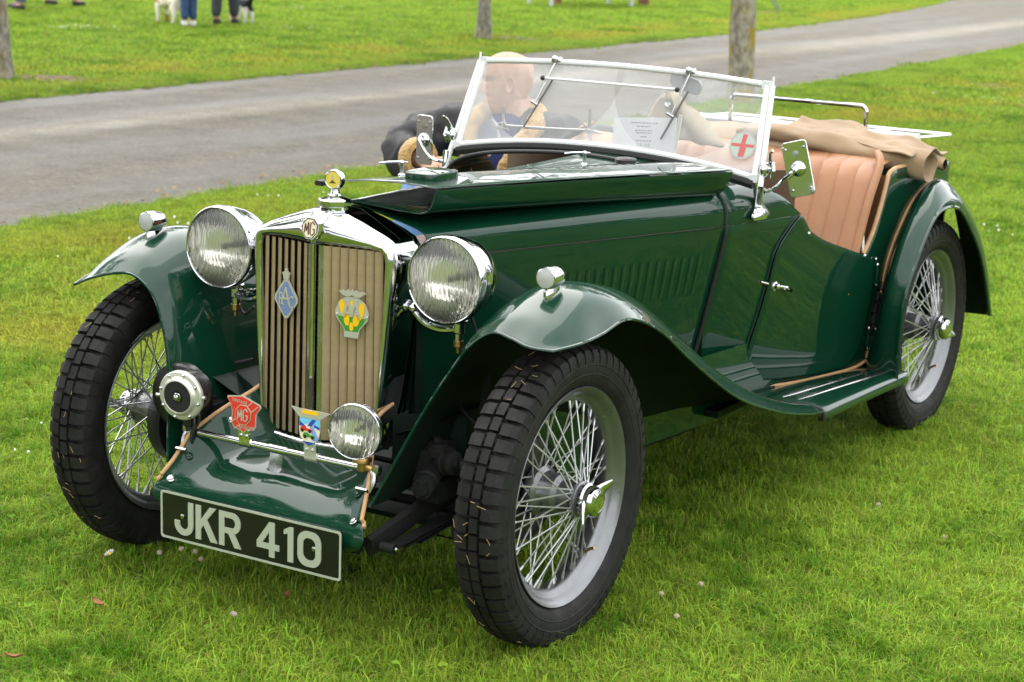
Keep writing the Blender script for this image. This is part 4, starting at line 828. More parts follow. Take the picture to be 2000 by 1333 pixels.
obj('rolled_edge', b, CANVAS, HD_, sub=1, angle=80)
Gf = []
for i, x in enumerate(np.linspace(.14, .60, 24)):
    t = i/23; Gf.append([(x, 2.18+.34*v+.02*math.sin(7*t)*v, .958-.045*t**2+.018*math.sin(3.1*v)+.008*math.sin(15*t+4*v)-.018*t*v+.014*math.exp(-((v-.55-.15*math.sin(8*t))/.06)**2)) for v in np.linspace(0, 1, 20)])
Gf = crumple(Gf, .024, 12, 9); obj('top_fold', MB().grid(Gf), CANVAS, HD_, solid=.006, sub=1, angle=80)
G3 = roll([(.40, 2.46, .90), (.50, 2.47, .893), (.58, 2.48, .880), (.615, 2.47, .868)], [(.07, .03), (.08, .034), (.07, .030), (.03, .016)], .12, 21)
G3 = crumple(G3, .010, 14, 2); obj('hood_corner', MB().grid(G3, cv=True), CANVAS, HD_, sub=1, angle=80)
# pale folded tonneau standing behind the passenger side of the screen
G = []
for k, z in enumerate(np.linspace(.93, 1.075, 10)):
    t = k/9; hw = .15*(1-t)**.8+.012; cx = -.09-.05*t; G.append([(cx+hw*u, 1.93+.02*math.sin(6*u+3*t)+.02*t, z-.01*u*u) for u in np.linspace(-1, 1, 14)])
TN = obj('tonneau_cover', MB().grid(G), CREAM, CAR, solid=.012, angle=80)
obj('eyelet', MB().lathe([(.005, 0), (.011, .003), (.014, 0), (.014, -.002)], AX((-.135, 1.925, 1.045), (0, -1, .2)), 18), DULL, TN)
# luggage rack
RK = empty('luggage_rack', parent=CAR); zr = .905
def rk(x, y): return (x, y, zr+.018-.05*(y-2.70))
obj('rack_rail', MB().tube([rk(x, 2.71) for x in np.linspace(-.437, .437, 6)], .019, 8, flat=.75, up=(0, 0, 1)), WHITE, RK)
obj('rack_rail', MB().tube([rk(x, 3.04) for x in np.linspace(-.437, .437, 6)], .010, 8, flat=.7, up=(0, 0, 1)), WHITE, RK)
for x in (-.43, -.215, 0, .215, .43): obj('rack_slat', MB().tube([rk(x, 2.71), rk(x, 3.04)], .009, 8, flat=.6, up=(0, 0, 1)), WHITE, RK)
for s in (1, -1): obj('rack_bracket', MB().tube([(s*.3, 2.66, .80), (s*.31, 2.72, .88), (s*.31, 2.9, .895)], .010, 8), DULL, RK)
obj('rack_hoop', MB().tube([(-.255, 2.67, .915)]+[(-.255, 2.67, .97)]+[(-.235-.02*math.cos(a)*1-.0, 2.67, .995+.022*math.sin(a)) for a in np.linspace(0, 1.4, 6)]+[(.235+.02*math.sin(a), 2.67, .995+.022*math.cos(a)) for a in np.linspace(.1, 1.5, 6)]+[(.255, 2.67, .97), (.255, 2.67, .905)], .0078, 10), CHROME, RK)
# tank, chassis, axles, springs, dampers, engine
b = MB(); b.box((0, 2.78, .60), (.86, .20, .46)); obj('fuel_tank', b, PAINT, CAR, bevel=.03)
CH = empty('chassis', parent=CAR)
for s in (1, -1):
    b = MB(); P = cr([(s*.285, -.30, .235), (s*.295, -.2, .26), (s*.31, -.05, .29), (s*.32, .3, .27), (s*.35, 1.2, .22), (s*.36, 2.1, .24), (s*.36, 2.6, .30)], 24); b.tube(P, .015, 8, flat=1.8, up=(0, 0, 1)); obj('side_rail', b, GREASE, CH)
    b = MB()
    for k in range(3): b.tube(cr([(s*.335, -.30+.055*k, .240-.0062*k), (s*.335, 0, .252-.0062*k), (s*.335, .42-.055*k, .238-.0062*k)], 12), .020, 6, flat=.13, up=(0, 0, 1))
    for yy in (-.06, .06): b.tube([(s*.313, yy, .262), (s*.313, yy, .205), (s*.357, yy, .205), (s*.357, yy, .262)], .005, 6)
    b.lathe([(.012, -.018), (.012, .018), (0, .018)], AX((s*.335, -.295, .242), (1, 0, 0)), 14); obj('leaf_spring', b, GREASE, CH)
    # lever damper: body with two end caps, ribbed gland, arm and drop link
    b = MB(); Dm = AX((s*.335, -.14, .372), (s*.35, -.9, -.18)); b.lathe([(.0, -.075), (.022, -.073), (.026, -.066), (.026, -.040), (.030, -.036), (.030, .030), (.026, .034), (.026, .060), (.024, .066), (.014, .068), (.013, .074), (0, .075)], Dm, 24)
    Dn = AX((s*.345, -.105, .405), (s*.95, -.25, .05)); b.lathe([(.034, -.05), (.034, 0), (.030, .004), (.030, .018), (.033, .020), (.033, .026), (.028, .029), (.028, .046), (.020, .050), (.012, .052), (.012, .066), (0, .067)], Dn, 24)
    b.lathe([(.030, 0), (.032, .012), (.032, .018), (.026, .022), (.026, .030), (.010, .033), (.009, .042), (0, .043)], AX((s*.338, -.115, .418), (0, 0, 1)), 20); b.box((s*.318, -.10, .385), (.05, .12, .10)); b.box((s*.335, -.10, .335), (.055, .08, .05))
    for q in range(6): an = q*math.pi/3; b.lathe([(.005, 0), (.005, .005), (0, .006)], Dm @ Matrix.Translation((.021*math.cos(an), .021*math.sin(an), .064)), 6)
    b.tube(cr([(s*.408, -.122, .408), (s*.440, -.10, .405), (s*.470, -.04, .385), (s*.478, -.015, .36)], 10), [.015]*3+[.011]*5+[.013]*2, 10); b.tube([(s*.478, -.015, .36), (s*.472, -.008, .30), (s*.470, -.005, .245)], .0075, 8); b.sphere((s*.478, -.015, .362), .017, 12, 8); b.sphere((s*.470, -.005, .245), .018, 12, 8)
    b.tube(cr([(s*.30, .02, .52), (s*.36, -.03, .50), (s*.43, -.03, .46), (s*.50, .0, .42)], 14), .005, 6); b.tube(cr([(s*.33, .04, .40), (s*.40, .02, .33), (s*.47, .03, .30), (s*.52, .03, .33)], 14), .008, 8); b.lathe([(.055, 0), (.058, .006), (.058, .02), (.03, .026)], AX((s*.505, 0, .345), (s, 0, 0)), 30); b.tube([(s*.37, -.02, .30), (s*.37, .05, .58)], .010, 6)
    obj('damper', b, GREASE, CH)
    obj('grease_nipple', MB().sphere((s*.356, -.295, .242), .005, 8, 6), DULL, CH)
    b = MB(); b.box((s*.385, .86, .335), (.006, 1.5, .20), Matrix.Rotation(s*-.10, 3, 'Z')); obj('side_valance', b, PAINT, CH)
b = MB(); b.box((0, .52, .245), (.66, 1.25, .012)); obj('shade_pan', b, UNDER, CH)  # unseen plate added to block light and keep the grass beneath dark
for s in (1, -1):
    b = MB(); b.grid([[(s*x, y, z) for y, z in ((.02, .84), (.02, .40))] for x in (.10, .198)]); obj('front_bulkhead', b, UNDER, CH)
b = MB(); b.tube(cr([(-.54, 0, .345), (-.44, 0, .30), (-.3, 0, .262), (0, 0, .255), (.3, 0, .262), (.44, 0, .30), (.54, 0, .345)], 30), .022, 8); b.tube([(-.5, .12, .30), (.5, .12, .30)], .010, 8); b.box((0, 0, .26), (.1, .05, .05)); obj('front_axle', b, GREASE, CH)
b = MB(); b.tube([(-.52, 2.388, .345), (.52, 2.388, .345)], .035, 12); b.sphere((0, 2.388, .345), (.13, .12, .12), 16, 10); obj('rear_axle', b, GREASE, CH)
b = MB(); b.tube([(-.265, -.31, .235), (.265, -.31, .235)], .02, 8); obj('cross_tube', b, UNDER, CH)
b = MB(); b.box((0, .55, .60), (.16, .62, .32)); b.box((0, .55, .79), (.12, .56, .06)); b.tube([(-.12, .3, .66), (-.12, .8, .66)], .03, 10); b.box((0, .95, .5), (.2, .3, .25)); b.box((0, .55, .40), (.2, .6, .12)); obj('engine', b, ENGINE, CAR, bevel=.012)

# paper notice standing on the scuttle behind the glass: a thing of its own
PN = empty('paper_notice', (.076, 1.345, .955)); tag(PN, 'white printed paper notice standing behind the windscreen glass', 'notice')
M = Matrix.Rotation(-.16, 4, 'X') @ MX((0, 0, .055), (.995, .0, .06), (-.06, 0, 1), (0, -1, 0)); b = MB(); b.prism([(-.103, -.06), (.100, -.055), (.104, .052), (-.101, .048)], M, -.001, 0); obj('sheet', b, mat('paper', (.82, .83, .86), .6), PN, smooth=False)
INK = mat('grey ink', (.28, .28, .31), .7); b = MB()
for z, hw in ((.034, .043), (.024, .024), (.012, .030), (.005, .026), (-.006, .010), (-.018, .026)):
    x = -hw
    while x < hw-.004: k = random.uniform(.004, .012); b.prism([(x, z-.0018), (min(hw, x+k), z-.0018), (min(hw, x+k), z+.0018), (x, z+.0018)], M, .0004, .0007); x += k+.0025
b.join(text_mb('JKR 410', .014, .0002), M @ Matrix.Translation((0, -.031, .0006))); obj('print', b, INK, PN, smooth=False)
b = MB(); b.box((.108, .01, .06), (.010, .006, .125), Matrix.Rotation(.12, 3, 'Y')); obj('holder', b, WHITE, PN)
FLOWERS = [(-.572, -.152, 'd', 'white daisy beside the bottom of the far front tyre'), (-.515, -.245, 'd', 'white daisy lying open in front of the far front tyre'), (-.467, -.133, 'c', 'small clover head beneath the left end of the number plate'), (-.424, -.105, 'c', 'clover head in the small cluster under the letter J'),
           (-.401, -.097, 'c', 'clover head in the small cluster under the letter K'), (-.341, -.136, 'c', 'clover head lowest of the cluster under the number plate'), (-.042, -.385, 'c', 'whitish clover head alone on the lawn before the number plate, left of a pair'), (-.030, -.375, 'c', 'whitish clover head alone on the lawn before the number plate, right of a pair'),
           (1.118, 1.256, 'c', 'pale clover head on the open lawn right of the car'), (.804, .223, 'c', 'pale clover head behind the near front tyre at the lower lawn'), (.747, .474, 'c', 'pale clover head in the shade edge behind the near front wheel'), (.868, 1.389, 'c', 'faded clover head below the near rear wheel'), (.701, .342, 'c', 'small clover head close to the back of the near front tyre')]
LEAVES = [(-.325, -.53, 'orange brown dead leaf on the lawn at lower left'), (-.003, -.236, 'tan dead leaf on the grass just below the number plate'), (-.233, -.887, 'dark dead leaf at the bottom left corner of the lawn')]
CLOVER = [(-13.5, 13.36, 40, .22), (-12.1, 15.7, 12, .2), (-3.75, 4.7, 5, .15), (-3.6, 3.75, 5, .15), (-2.9, 14.2, 16, .25), (-.31, 6.44, 10, .15), (-1.57, .41, 10, .16), (-3.8, 6.2, 4, .15), (-14.6, 19.3, 20, .3), (-3.1, 3.0, 4, .3)]
# ------------------------------------------------------------------ ground, road, lawn
def nmat(name):
    m = bpy.data.materials.new(name); m.use_nodes = True; return m, m.node_tree.nodes, m.node_tree.links.new, m.node_tree.nodes['Principled BSDF']
def lawn_color(n, l, pos, hue_attr=None, fac=1.0):
    """lawn colour from world position: lush and yellowed patches, parched verge along the road"""
    def noise(s, d=4):
        x = n.new('ShaderNodeTexNoise'); x.inputs['Scale'].default_value = s; x.inputs['Detail'].default_value = d; l(pos, x.inputs['Vector']); return x.outputs[0]
    def ramp(src, a, b, ca, cb):
        r = n.new('ShaderNodeValToRGB'); r.color_ramp.elements[0].position = a; r.color_ramp.elements[1].position = b; r.color_ramp.elements[0].color = ca; r.color_ramp.elements[1].color = cb; l(src, r.inputs[0]); return r.outputs[0]
    c0_ = n.new('ShaderNodeMath'); c0_.operation = 'MULTIPLY_ADD'; l(noise(11.0, 5), c0_.inputs[0]); c0_.inputs[1].default_value = .9; l(noise(1.7), c0_.inputs[2]); c = ramp(c0_.outputs[0], .72, 1.12, (.085*fac, .190*fac, .010*fac, 1), (.235*fac, .345*fac, .036*fac, 1))
    sx = n.new('ShaderNodeSeparateXYZ'); l(pos, sx.inputs[0])
    def band(c0, half):
        a = n.new('ShaderNodeMath'); a.operation = 'SUBTRACT'; l(sx.outputs[0], a.inputs[0]); a.inputs[1].default_value = c0
        b_ = n.new('ShaderNodeMath'); b_.operation = 'ABSOLUTE'; l(a.outputs[0], b_.inputs[0])
        m_ = n.new('ShaderNodeMapRange'); l(b_.outputs[0], m_.inputs[0]); m_.inputs[1].default_value = half; m_.inputs[2].default_value = half*.35; m_.inputs[3].default_value = 0; m_.inputs[4].default_value = 1; return m_.outputs[0]
    mx1 = n.new('ShaderNodeMath'); mx1.operation = 'MAXIMUM'; l(band(-3.0, 1.4), mx1.inputs[0]); l(band(-9.6, 1.1), mx1.inputs[1])
    nz = n.new('ShaderNodeMapRange'); l(noise(1.1, 6), nz.inputs[0]); nz.inputs[1].default_value = .42; nz.inputs[2].default_value = .62
    mu = n.new('ShaderNodeMath'); mu.operation = 'MULTIPLY'; l(mx1.outputs[0], mu.inputs[0]); l(nz.outputs[0], mu.inputs[1]); mu.use_clamp = True
    m = n.new('ShaderNodeMixRGB'); l(mu.outputs[0], m.inputs[0]); l(c, m.inputs[1]); m.inputs[2].default_value = (.32*fac, .32*fac, .04*fac, 1)
    return m.outputs[0]
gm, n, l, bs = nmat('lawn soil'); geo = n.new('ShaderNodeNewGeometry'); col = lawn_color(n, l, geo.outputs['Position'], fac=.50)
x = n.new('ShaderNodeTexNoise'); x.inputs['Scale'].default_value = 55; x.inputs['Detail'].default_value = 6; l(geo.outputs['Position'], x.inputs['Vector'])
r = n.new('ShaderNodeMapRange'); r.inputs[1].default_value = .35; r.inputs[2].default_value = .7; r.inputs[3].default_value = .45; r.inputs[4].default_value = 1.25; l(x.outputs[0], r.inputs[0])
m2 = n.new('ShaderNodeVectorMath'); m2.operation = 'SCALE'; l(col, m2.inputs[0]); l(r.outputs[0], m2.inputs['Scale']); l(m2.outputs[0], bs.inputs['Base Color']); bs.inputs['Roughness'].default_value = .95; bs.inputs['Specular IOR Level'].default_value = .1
bp = n.new('ShaderNodeBump'); bp.inputs['Strength'].default_value = .6; bp.inputs['Distance'].default_value = .02; l(x.outputs[0], bp.inputs['Height']); l(bp.outputs[0], bs.inputs['Normal'])
def grnd(x0, x1, y0, y1, nx, ny, z=0): return MB().grid([[(x, y, z) for y in np.linspace(y0, y1, ny)] for x in np.linspace(x0, x1, nx)], flip=False)
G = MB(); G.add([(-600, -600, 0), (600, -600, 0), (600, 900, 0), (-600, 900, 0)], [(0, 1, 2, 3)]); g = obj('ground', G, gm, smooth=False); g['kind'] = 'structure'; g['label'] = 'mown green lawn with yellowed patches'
NE = ([-80, -20, 3, 6.3, 10, 13.5, 18, 22.2, 30, 40, 60, 120], [-4.4, -4.3, -4.23, -4.2, -4.38, -4.66, -4.85, -5.05, -6.0, -8.0, -13, -40]); FE = ([-80, -20, 7, 14, 20, 27, 36, 50, 70, 120], [-8.5, -8.5, -8.52, -8.6, -8.62, -9.2, -10.6, -14.0, -20, -46])
rm, n, l, bs = nmat('worn asphalt'); geo = n.new('ShaderNodeNewGeometry'); P_ = geo.outputs['Position']
mp_ = n.new('ShaderNodeMapping'); mp_.inputs['Scale'].default_value = (1, .13, 1); l(P_, mp_.inputs[0])
a = n.new('ShaderNodeTexNoise'); a.inputs['Scale'].default_value = 1.6; a.inputs['Detail'].default_value = 6; l(mp_.outputs[0], a.inputs['Vector'])
ra = n.new('ShaderNodeValToRGB'); ra.color_ramp.elements[0].position = .33; ra.color_ramp.elements[0].color = (.076, .069, .055, 1); ra.color_ramp.elements[1].position = .68; ra.color_ramp.elements[1].color = (.128, .113, .086, 1); l(a.outputs[0], ra.inputs[0])
sx = n.new('ShaderNodeSeparateXYZ'); l(P_, sx.inputs[0]); wob = n.new('ShaderNodeTexNoise'); wob.inputs['Scale'].default_value = .5; l(mp_.outputs[0], wob.inputs['Vector'])
s1 = n.new('ShaderNodeMath'); s1.operation = 'ADD'; l(sx.outputs[0], s1.inputs[0]); s1.inputs[1].default_value = 7.05
s2 = n.new('ShaderNodeMath'); s2.operation = 'SUBTRACT'; l(s1.outputs[0], s2.inputs[0]); l(wob.outputs[0], s2.inputs[1]) ; s2b = n.new('ShaderNodeMath'); s2b.operation = 'ADD'; l(s2.outputs[0], s2b.inputs[0]); s2b.inputs[1].default_value = .30
s3 = n.new('ShaderNodeMath'); s3.operation = 'ABSOLUTE'; l(s2b.outputs[0], s3.inputs[0]); s4 = n.new('ShaderNodeMapRange'); l(s3.outputs[0], s4.inputs[0]); s4.inputs[1].default_value = .42; s4.inputs[2].default_value = .05; s4.inputs[3].default_value = 0; s4.inputs[4].default_value = .8
mxa = n.new('ShaderNodeMixRGB'); l(s4.outputs[0], mxa.inputs[0]); l(ra.outputs[0], mxa.inputs[1]); mxa.inputs[2].default_value = (.205, .182, .140, 1)
gr = n.new('ShaderNodeTexNoise'); gr.inputs['Scale'].default_value = 45; gr.inputs['Detail'].default_value = 4; l(P_, gr.inputs['Vector']); mg = n.new('ShaderNodeMapRange'); mg.inputs[1].default_value = .3; mg.inputs[2].default_value = .7; mg.inputs[3].default_value = .62; mg.inputs[4].default_value = 1.3; l(gr.outputs[0], mg.inputs[0])
pt = n.new('ShaderNodeTexNoise'); pt.inputs['Scale'].default_value = 3.2; pt.inputs['Detail'].default_value = 8; pt.inputs['Roughness'].default_value = .7; l(P_, pt.inputs['Vector']); pm = n.new('ShaderNodeMapRange'); pm.inputs[1].default_value = .35; pm.inputs[2].default_value = .65; pm.inputs[3].default_value = .78; pm.inputs[4].default_value = 1.22; l(pt.outputs[0], pm.inputs[0])
p0 = n.new('ShaderNodeVectorMath'); p0.operation = 'SCALE'; l(mxa.outputs[0], p0.inputs[0]); l(pm.outputs[0], p0.inputs['Scale'])
sc_ = n.new('ShaderNodeVectorMath'); sc_.operation = 'SCALE'; l(p0.outputs[0], sc_.inputs[0]); l(mg.outputs[0], sc_.inputs['Scale']); l(sc_.outputs[0], bs.inputs['Base Color'])
bs.inputs['Specular IOR Level'].default_value = .22; rr = n.new('ShaderNodeMapRange'); rr.inputs[1].default_value = .3; rr.inputs[2].default_value = .7; rr.inputs[3].default_value = .5; rr.inputs[4].default_value = .9; l(a.outputs[0], rr.inputs[0]); l(rr.outputs[0], bs.inputs['Roughness'])
bp = n.new('ShaderNodeBump'); bp.inputs['Strength'].default_value = .25; bp.inputs['Distance'].default_value = .006; l(gr.outputs[0], bp.inputs['Height']); l(bp.outputs[0], bs.inputs['Normal'])
ys = np.r_[np.arange(-80, -4, 4), np.arange(-4, 40, .25), np.arange(40, 121, 3)]
def edge_at(E_, y, sd): return float(np.interp(y, *E_))+.05*math.sin(y*2.1+sd)+.035*math.sin(y*5.7+sd*2)+.02*math.sin(y*13+sd)
rd = obj('road', MB().grid([[(edge_at(FE, y, 1)*(1-k)+edge_at(NE, y, 2)*k, y, .006+.05*k*(1-k)) for k in np.linspace(0, 1, 7)] for y in ys], flip=True), rm); rd['kind'] = 'structure'; rd['label'] = 'grey asphalt drive crossing the park'

# grass blades
bm_, n, l, bs = nmat('grass blade'); geo = n.new('ShaderNodeNewGeometry'); col = lawn_color(n, l, geo.outputs['Position'], fac=1.0)
at = n.new('ShaderNodeAttribute'); at.attribute_name = 'tint'; hs = n.new('ShaderNodeHueSaturation'); l(col, hs.inputs['Color'])
sp = n.new('ShaderNodeSeparateColor'); l(at.outputs['Color'], sp.inputs[0])
h1 = n.new('ShaderNodeMapRange'); h1.inputs[3].default_value = .475; h1.inputs[4].default_value = .525; l(sp.outputs[0], h1.inputs[0]); l(h1.outputs[0], hs.inputs['Hue'])
v1 = n.new('ShaderNodeMapRange'); v1.inputs[3].default_value = .65; v1.inputs[4].default_value = 1.75; l(sp.outputs[1], v1.inputs[0]); l(v1.outputs[0], hs.inputs['Value'])
dm = n.new('ShaderNodeMixRGB'); l(sp.outputs[2], dm.inputs[0]); l(hs.outputs[0], dm.inputs[1]); dm.inputs[2].default_value = (.36, .31, .10, 1)
l(dm.outputs[0], bs.inputs['Base Color']); bs.inputs['Roughness'].default_value = .55; bs.inputs['Specular IOR Level'].default_value = .06
tl = n.new('ShaderNodeBsdfTranslucent'); l(dm.outputs[0], tl.inputs[0]); mxs = n.new('ShaderNodeMixShader'); mxs.inputs[0].default_value = .42; l(bs.outputs[0], mxs.inputs[1]); l(tl.outputs[0], mxs.inputs[2]); l(mxs.outputs[0], n['Material Output'].inputs[0])
def patch(name, size, count, hmin, hmax, wd, seed, clover=0):
    r = np.random.default_rng(seed); x = r.uniform(-size*.56, size*.56, count); y = r.uniform(-size*.56, size*.56, count)
    a = r.uniform(0, 2*np.pi, count); h = r.uniform(hmin, hmax, count)*(1+.35*np.sin(x*31+seed)*np.cos(y*27))*np.where(r.uniform(0, 1, count) > .96, 1.45, 1); ln = r.uniform(.2, 1.7, count)*h; w_ = wd*r.uniform(.6, 1.3, count); tw = a+r.uniform(.9, 2.2, count)
    dx, dy = np.cos(a), np.sin(a); wx, wy = np.cos(tw)*w_/2, np.sin(tw)*w_/2; z0 = np.full(count, -.002)
    V = np.stack([np.stack([x-wx, y-wy, z0], 1), np.stack([x+wx, y+wy, z0], 1), np.stack([x+dx*ln*.4+wx*.8, y+dy*ln*.4+wy*.8, h*.62], 1), np.stack([x+dx*ln*.4-wx*.8, y+dy*ln*.4-wy*.8, h*.62], 1), np.stack([x+dx*ln, y+dy*ln, h*np.clip(1-.25*ln/h, .5, 1)], 1)], 1).reshape(-1, 3)
    i = np.arange(count)*5; F = [tuple(q) for q in np.stack([i, i+1, i+2, i+3], 1)]+[tuple(q) for q in np.stack([i+3, i+2, i+4], 1)]
    t = np.stack([r.uniform(0, 1, count), r.uniform(0, 1, count)**1.2, (r.uniform(0, 1, count) > .93)*r.uniform(.4, 1, count), np.ones(count)], 1).repeat(5, 0)
    V = list(map(tuple, V)); T = list(map(tuple, t))
    for _ in range(clover):   # clover leaves: three small discs on a stalk
        cx, cy, cz = r.uniform(-size/2, size/2), r.uniform(-size/2, size/2), r.uniform(.012, .028); a0 = r.uniform(0, 6.28); R_ = r.uniform(.003, .0055); tt = (r.uniform(.6, 1), r.uniform(.1, .6), 0, 1)
        for k in range(3):
            ox, oy = cx+R_*1.0*math.cos(a0+k*2.1), cy+R_*1.0*math.sin(a0+k*2.1); n0 = len(V); V += [(ox+R_*math.cos(q), oy+R_*math.sin(q), cz+.002*math.cos(q+a0)) for q in np.linspace(0, 6.28, 7)[:-1]]; T += [tt]*6; F.append(tuple(range(n0, n0+6)))
    me = bpy.data.meshes.new(name); me.from_pydata(V, [], F); me.materials.append(bm_); ca = me.color_attributes.new('tint', 'FLOAT_COLOR', 'POINT'); ca.data.foreach_set('color', np.array(T, dtype=np.float32).ravel())
    return bpy.data.objects.new(name, me)
def lawn(name, patches, pts, label):
    """points (x, y, z, turn, size) as vertices; geometry nodes put a turf patch on each"""
    pts = np.array(pts); me = bpy.data.meshes.new(name); me.from_pydata([tuple(p[:3]) for p in pts], [], [])
    for nm, k in (('turn', 3), ('size', 4)): at_ = me.attributes.new(nm, 'FLOAT', 'POINT'); at_.data.foreach_set('value', pts[:, k].astype(np.float32))
    pk = me.attributes.new('pick', 'INT', 'POINT'); pk.data.foreach_set('value', rng.integers(0, len(patches), len(pts)).astype(np.int32))
    o = bpy.data.objects.new(name, me); COL.objects.link(o); o['kind'] = 'stuff'; o['label'] = label
    c = bpy.data.collections.new(name+' patches')
    for p in patches: c.objects.link(p)
    ng = bpy.data.node_groups.new(name, 'GeometryNodeTree'); ng.interface.new_socket('Geometry', in_out='INPUT', socket_type='NodeSocketGeometry'); ng.interface.new_socket('Geometry', in_out='OUTPUT', socket_type='NodeSocketGeometry')
    n = ng.nodes; l = ng.links.new; gi, go = n.new('NodeGroupInput'), n.new('NodeGroupOutput'); ci = n.new('GeometryNodeCollectionInfo'); ci.inputs[0].default_value = c; ci.inputs['Separate Children'].default_value = True; ci.inputs['Reset Children'].default_value = True
    ip_ = n.new('GeometryNodeInstanceOnPoints'); ip_.inputs['Pick Instance'].default_value = True
    def at2(nm, t): q = n.new('GeometryNodeInputNamedAttribute'); q.data_type = t; q.inputs[0].default_value = nm; return q.outputs[0]
    cx = n.new('ShaderNodeCombineXYZ'); l(at2('turn', 'FLOAT'), cx.inputs[2])
    l(gi.outputs[0], ip_.inputs['Points']); l(ci.outputs[0], ip_.inputs['Instance']); l(at2('pick', 'INT'), ip_.inputs['Instance Index']); l(cx.outputs[0], ip_.inputs['Rotation']); l(at2('size', 'FLOAT'), ip_.inputs['Scale']); l(ip_.outputs[0], go.inputs[0])
    md = o.modifiers.new('turf', 'NODES'); md.node_group = ng; return o
def in_view(x, y, m=.15):
    d = Vector((x, y, 0))-CAM; z = d.dot(f_); 
    if z < .5: return False
    u, v = d.dot(r_)/z*cd.lens/36, d.dot(u_)/z*cd.lens/36
    return abs(u) < .5+m+.35/z and abs(v) < .3333+m+.35/z
TY_ = [(s*TR, y) for s in (1, -1) for y in (0, 2.388)]
def on_road(x, y, m=0): return np.interp(y, *FE)-m < x < np.interp(y, *NE)+m
near, mid, far_ = [], [], []
st_ = .16
for gx in np.arange(-4.2, 3.2, st_):
    for gy in np.arange(-1.6, 5.2, st_):
        x, y = gx+random.uniform(-.07, .07), gy+random.uniform(-.07, .07)
        if on_road(x, y, .0): continue
        dist = math.hypot(x-CAM.x, y-CAM.y)
        if dist < 7.2 and in_view(x, y): near.append((x, y, 0, random.uniform(0, 6.28), random.uniform(.75, 1.30)))
for gx in np.arange(-8, 3.6, .42):
    for gy in np.arange(-1.6, 19, .42):
        x, y = gx+random.uniform(-.2, .2), gy+random.uniform(-.2, .2); dist = math.hypot(x-CAM.x, y-CAM.y)
        if dist < 6.8 or dist > 18 or on_road(x, y, .24) or x < -8.5: continue
        if in_view(x, y): mid.append((x, y, 0, random.uniform(0, 6.28), random.uniform(.9, 1.15)))
for gx in np.arange(-30, 2, .9):
    for gy in np.arange(3, 48, .9):
        x, y = gx+random.uniform(-.4, .4), gy+random.uniform(-.4, .4); dist = math.hypot(x-CAM.x, y-CAM.y)
        if dist < 10 or on_road(x, y, .50): continue
        if x > -8.5 and dist < 17: continue
        if in_view(x, y): far_.append((x, y, 0, random.uniform(0, 6.28), random.uniform(.9, 1.1)))
for y in np.arange(2, 34, .11):      # tidy turf edge along both sides of the drive
    for k in range(4):
        for x in (float(np.interp(y, *NE))+.06+.13*k, float(np.interp(y, *FE))-.06-.13*k):
            x += random.uniform(-.05, .05)
            if in_view(x, y) and (k == 0 or math.hypot(x-CAM.x, y-CAM.y) > 6.5): near.append((x, y+random.uniform(-.05, .05), 0, random.uniform(0, 6.28), random.uniform(.9, 1.25)))
lawn('near_grass', [patch('turf', .25, 900, .012, .038, .0024, k, 7 if k % 3 == 0 else 2) for k in range(10)], near, 'short mown grass blades and clover around the car')
lawn('middle_grass', [patch('turf', .62, 2400, .014, .038, .0042, 40+k, 6) for k in range(6)], mid, 'mown lawn beside the drive')
lawn('far_grass', [patch('turf', 1.2, 2400, .02, .05, .011, 70+k) for k in range(5)], far_, 'park lawn beyond the drive')
# flowers and fallen leaves one can pick out near the car
DW, DY, DGN = mat('daisy petal', (.85, .85, .82), .6), mat('daisy centre', (.75, .48, .03), .6), mat('stem green', (.07, .16, .02), .6)
def daisy(seed):
    r = random.Random(seed); e = MB(); b = MB(); h = .040
    for k in range(13):
        a = k*2*math.pi/13; a2 = .17; L0, L1 = .004, .0125+r.uniform(-.001, .001); e.add([(L0*math.cos(a), L0*math.sin(a), h), (L1*.8*math.cos(a-a2), L1*.8*math.sin(a-a2), h+.003), (L1*math.cos(a), L1*math.sin(a), h+.0035), (L1*.8*math.cos(a+a2), L1*.8*math.sin(a+a2), h+.003)], [(0, 1, 2, 3)])
    b.sphere((0, 0, h), (.0045, .0045, .003), 10, 6, mi=0); c = MB().tube([(0, 0, 0), (.002, .001, h*.5), (0, 0, h)], .0010, 5); return e, b, c
def clover_head():
    e = MB()
    for k in range(26):
        z = 1-2*(k+.5)/26; a = k*2.4; q = math.sqrt(1-z*z); e.tube([(0, 0, .036), (.0085*q*math.cos(a), .0085*q*math.sin(a), .036+.008*z)], [.001, .0018], 4)
    return e, MB().sphere((0, 0, .036), .005, 8, 6), MB().tube([(0, 0, 0), (0, 0, .034)], .0011, 5)
CLV = mat('clover blossom', (.56, .46, .36), .7)
fl = []
for i, (x, y, kind, lab) in enumerate(FLOWERS):
    e = empty('daisy' if kind == 'd' else 'clover_flower', (x, y, 0), i*1.3); P3 = daisy(i) if kind == 'd' else clover_head()
    obj('petals', P3[0], DW if kind == 'd' else CLV, e, smooth=False); obj('flower_centre', P3[1], DY if kind == 'd' else CLV, e); obj('stem', P3[2], DGN, e); e.scale = (1.1 if kind == 'd' else .8,)*3
    e.rotation_euler = (.25*math.sin(i*3), .5*math.cos(i*2)-.25, i); tag(e, lab, 'flower', 'small white flowers in the grass')
LEAF = mat('dead leaf', (.28, .13, .05), .7, var=.3, vscale=60)
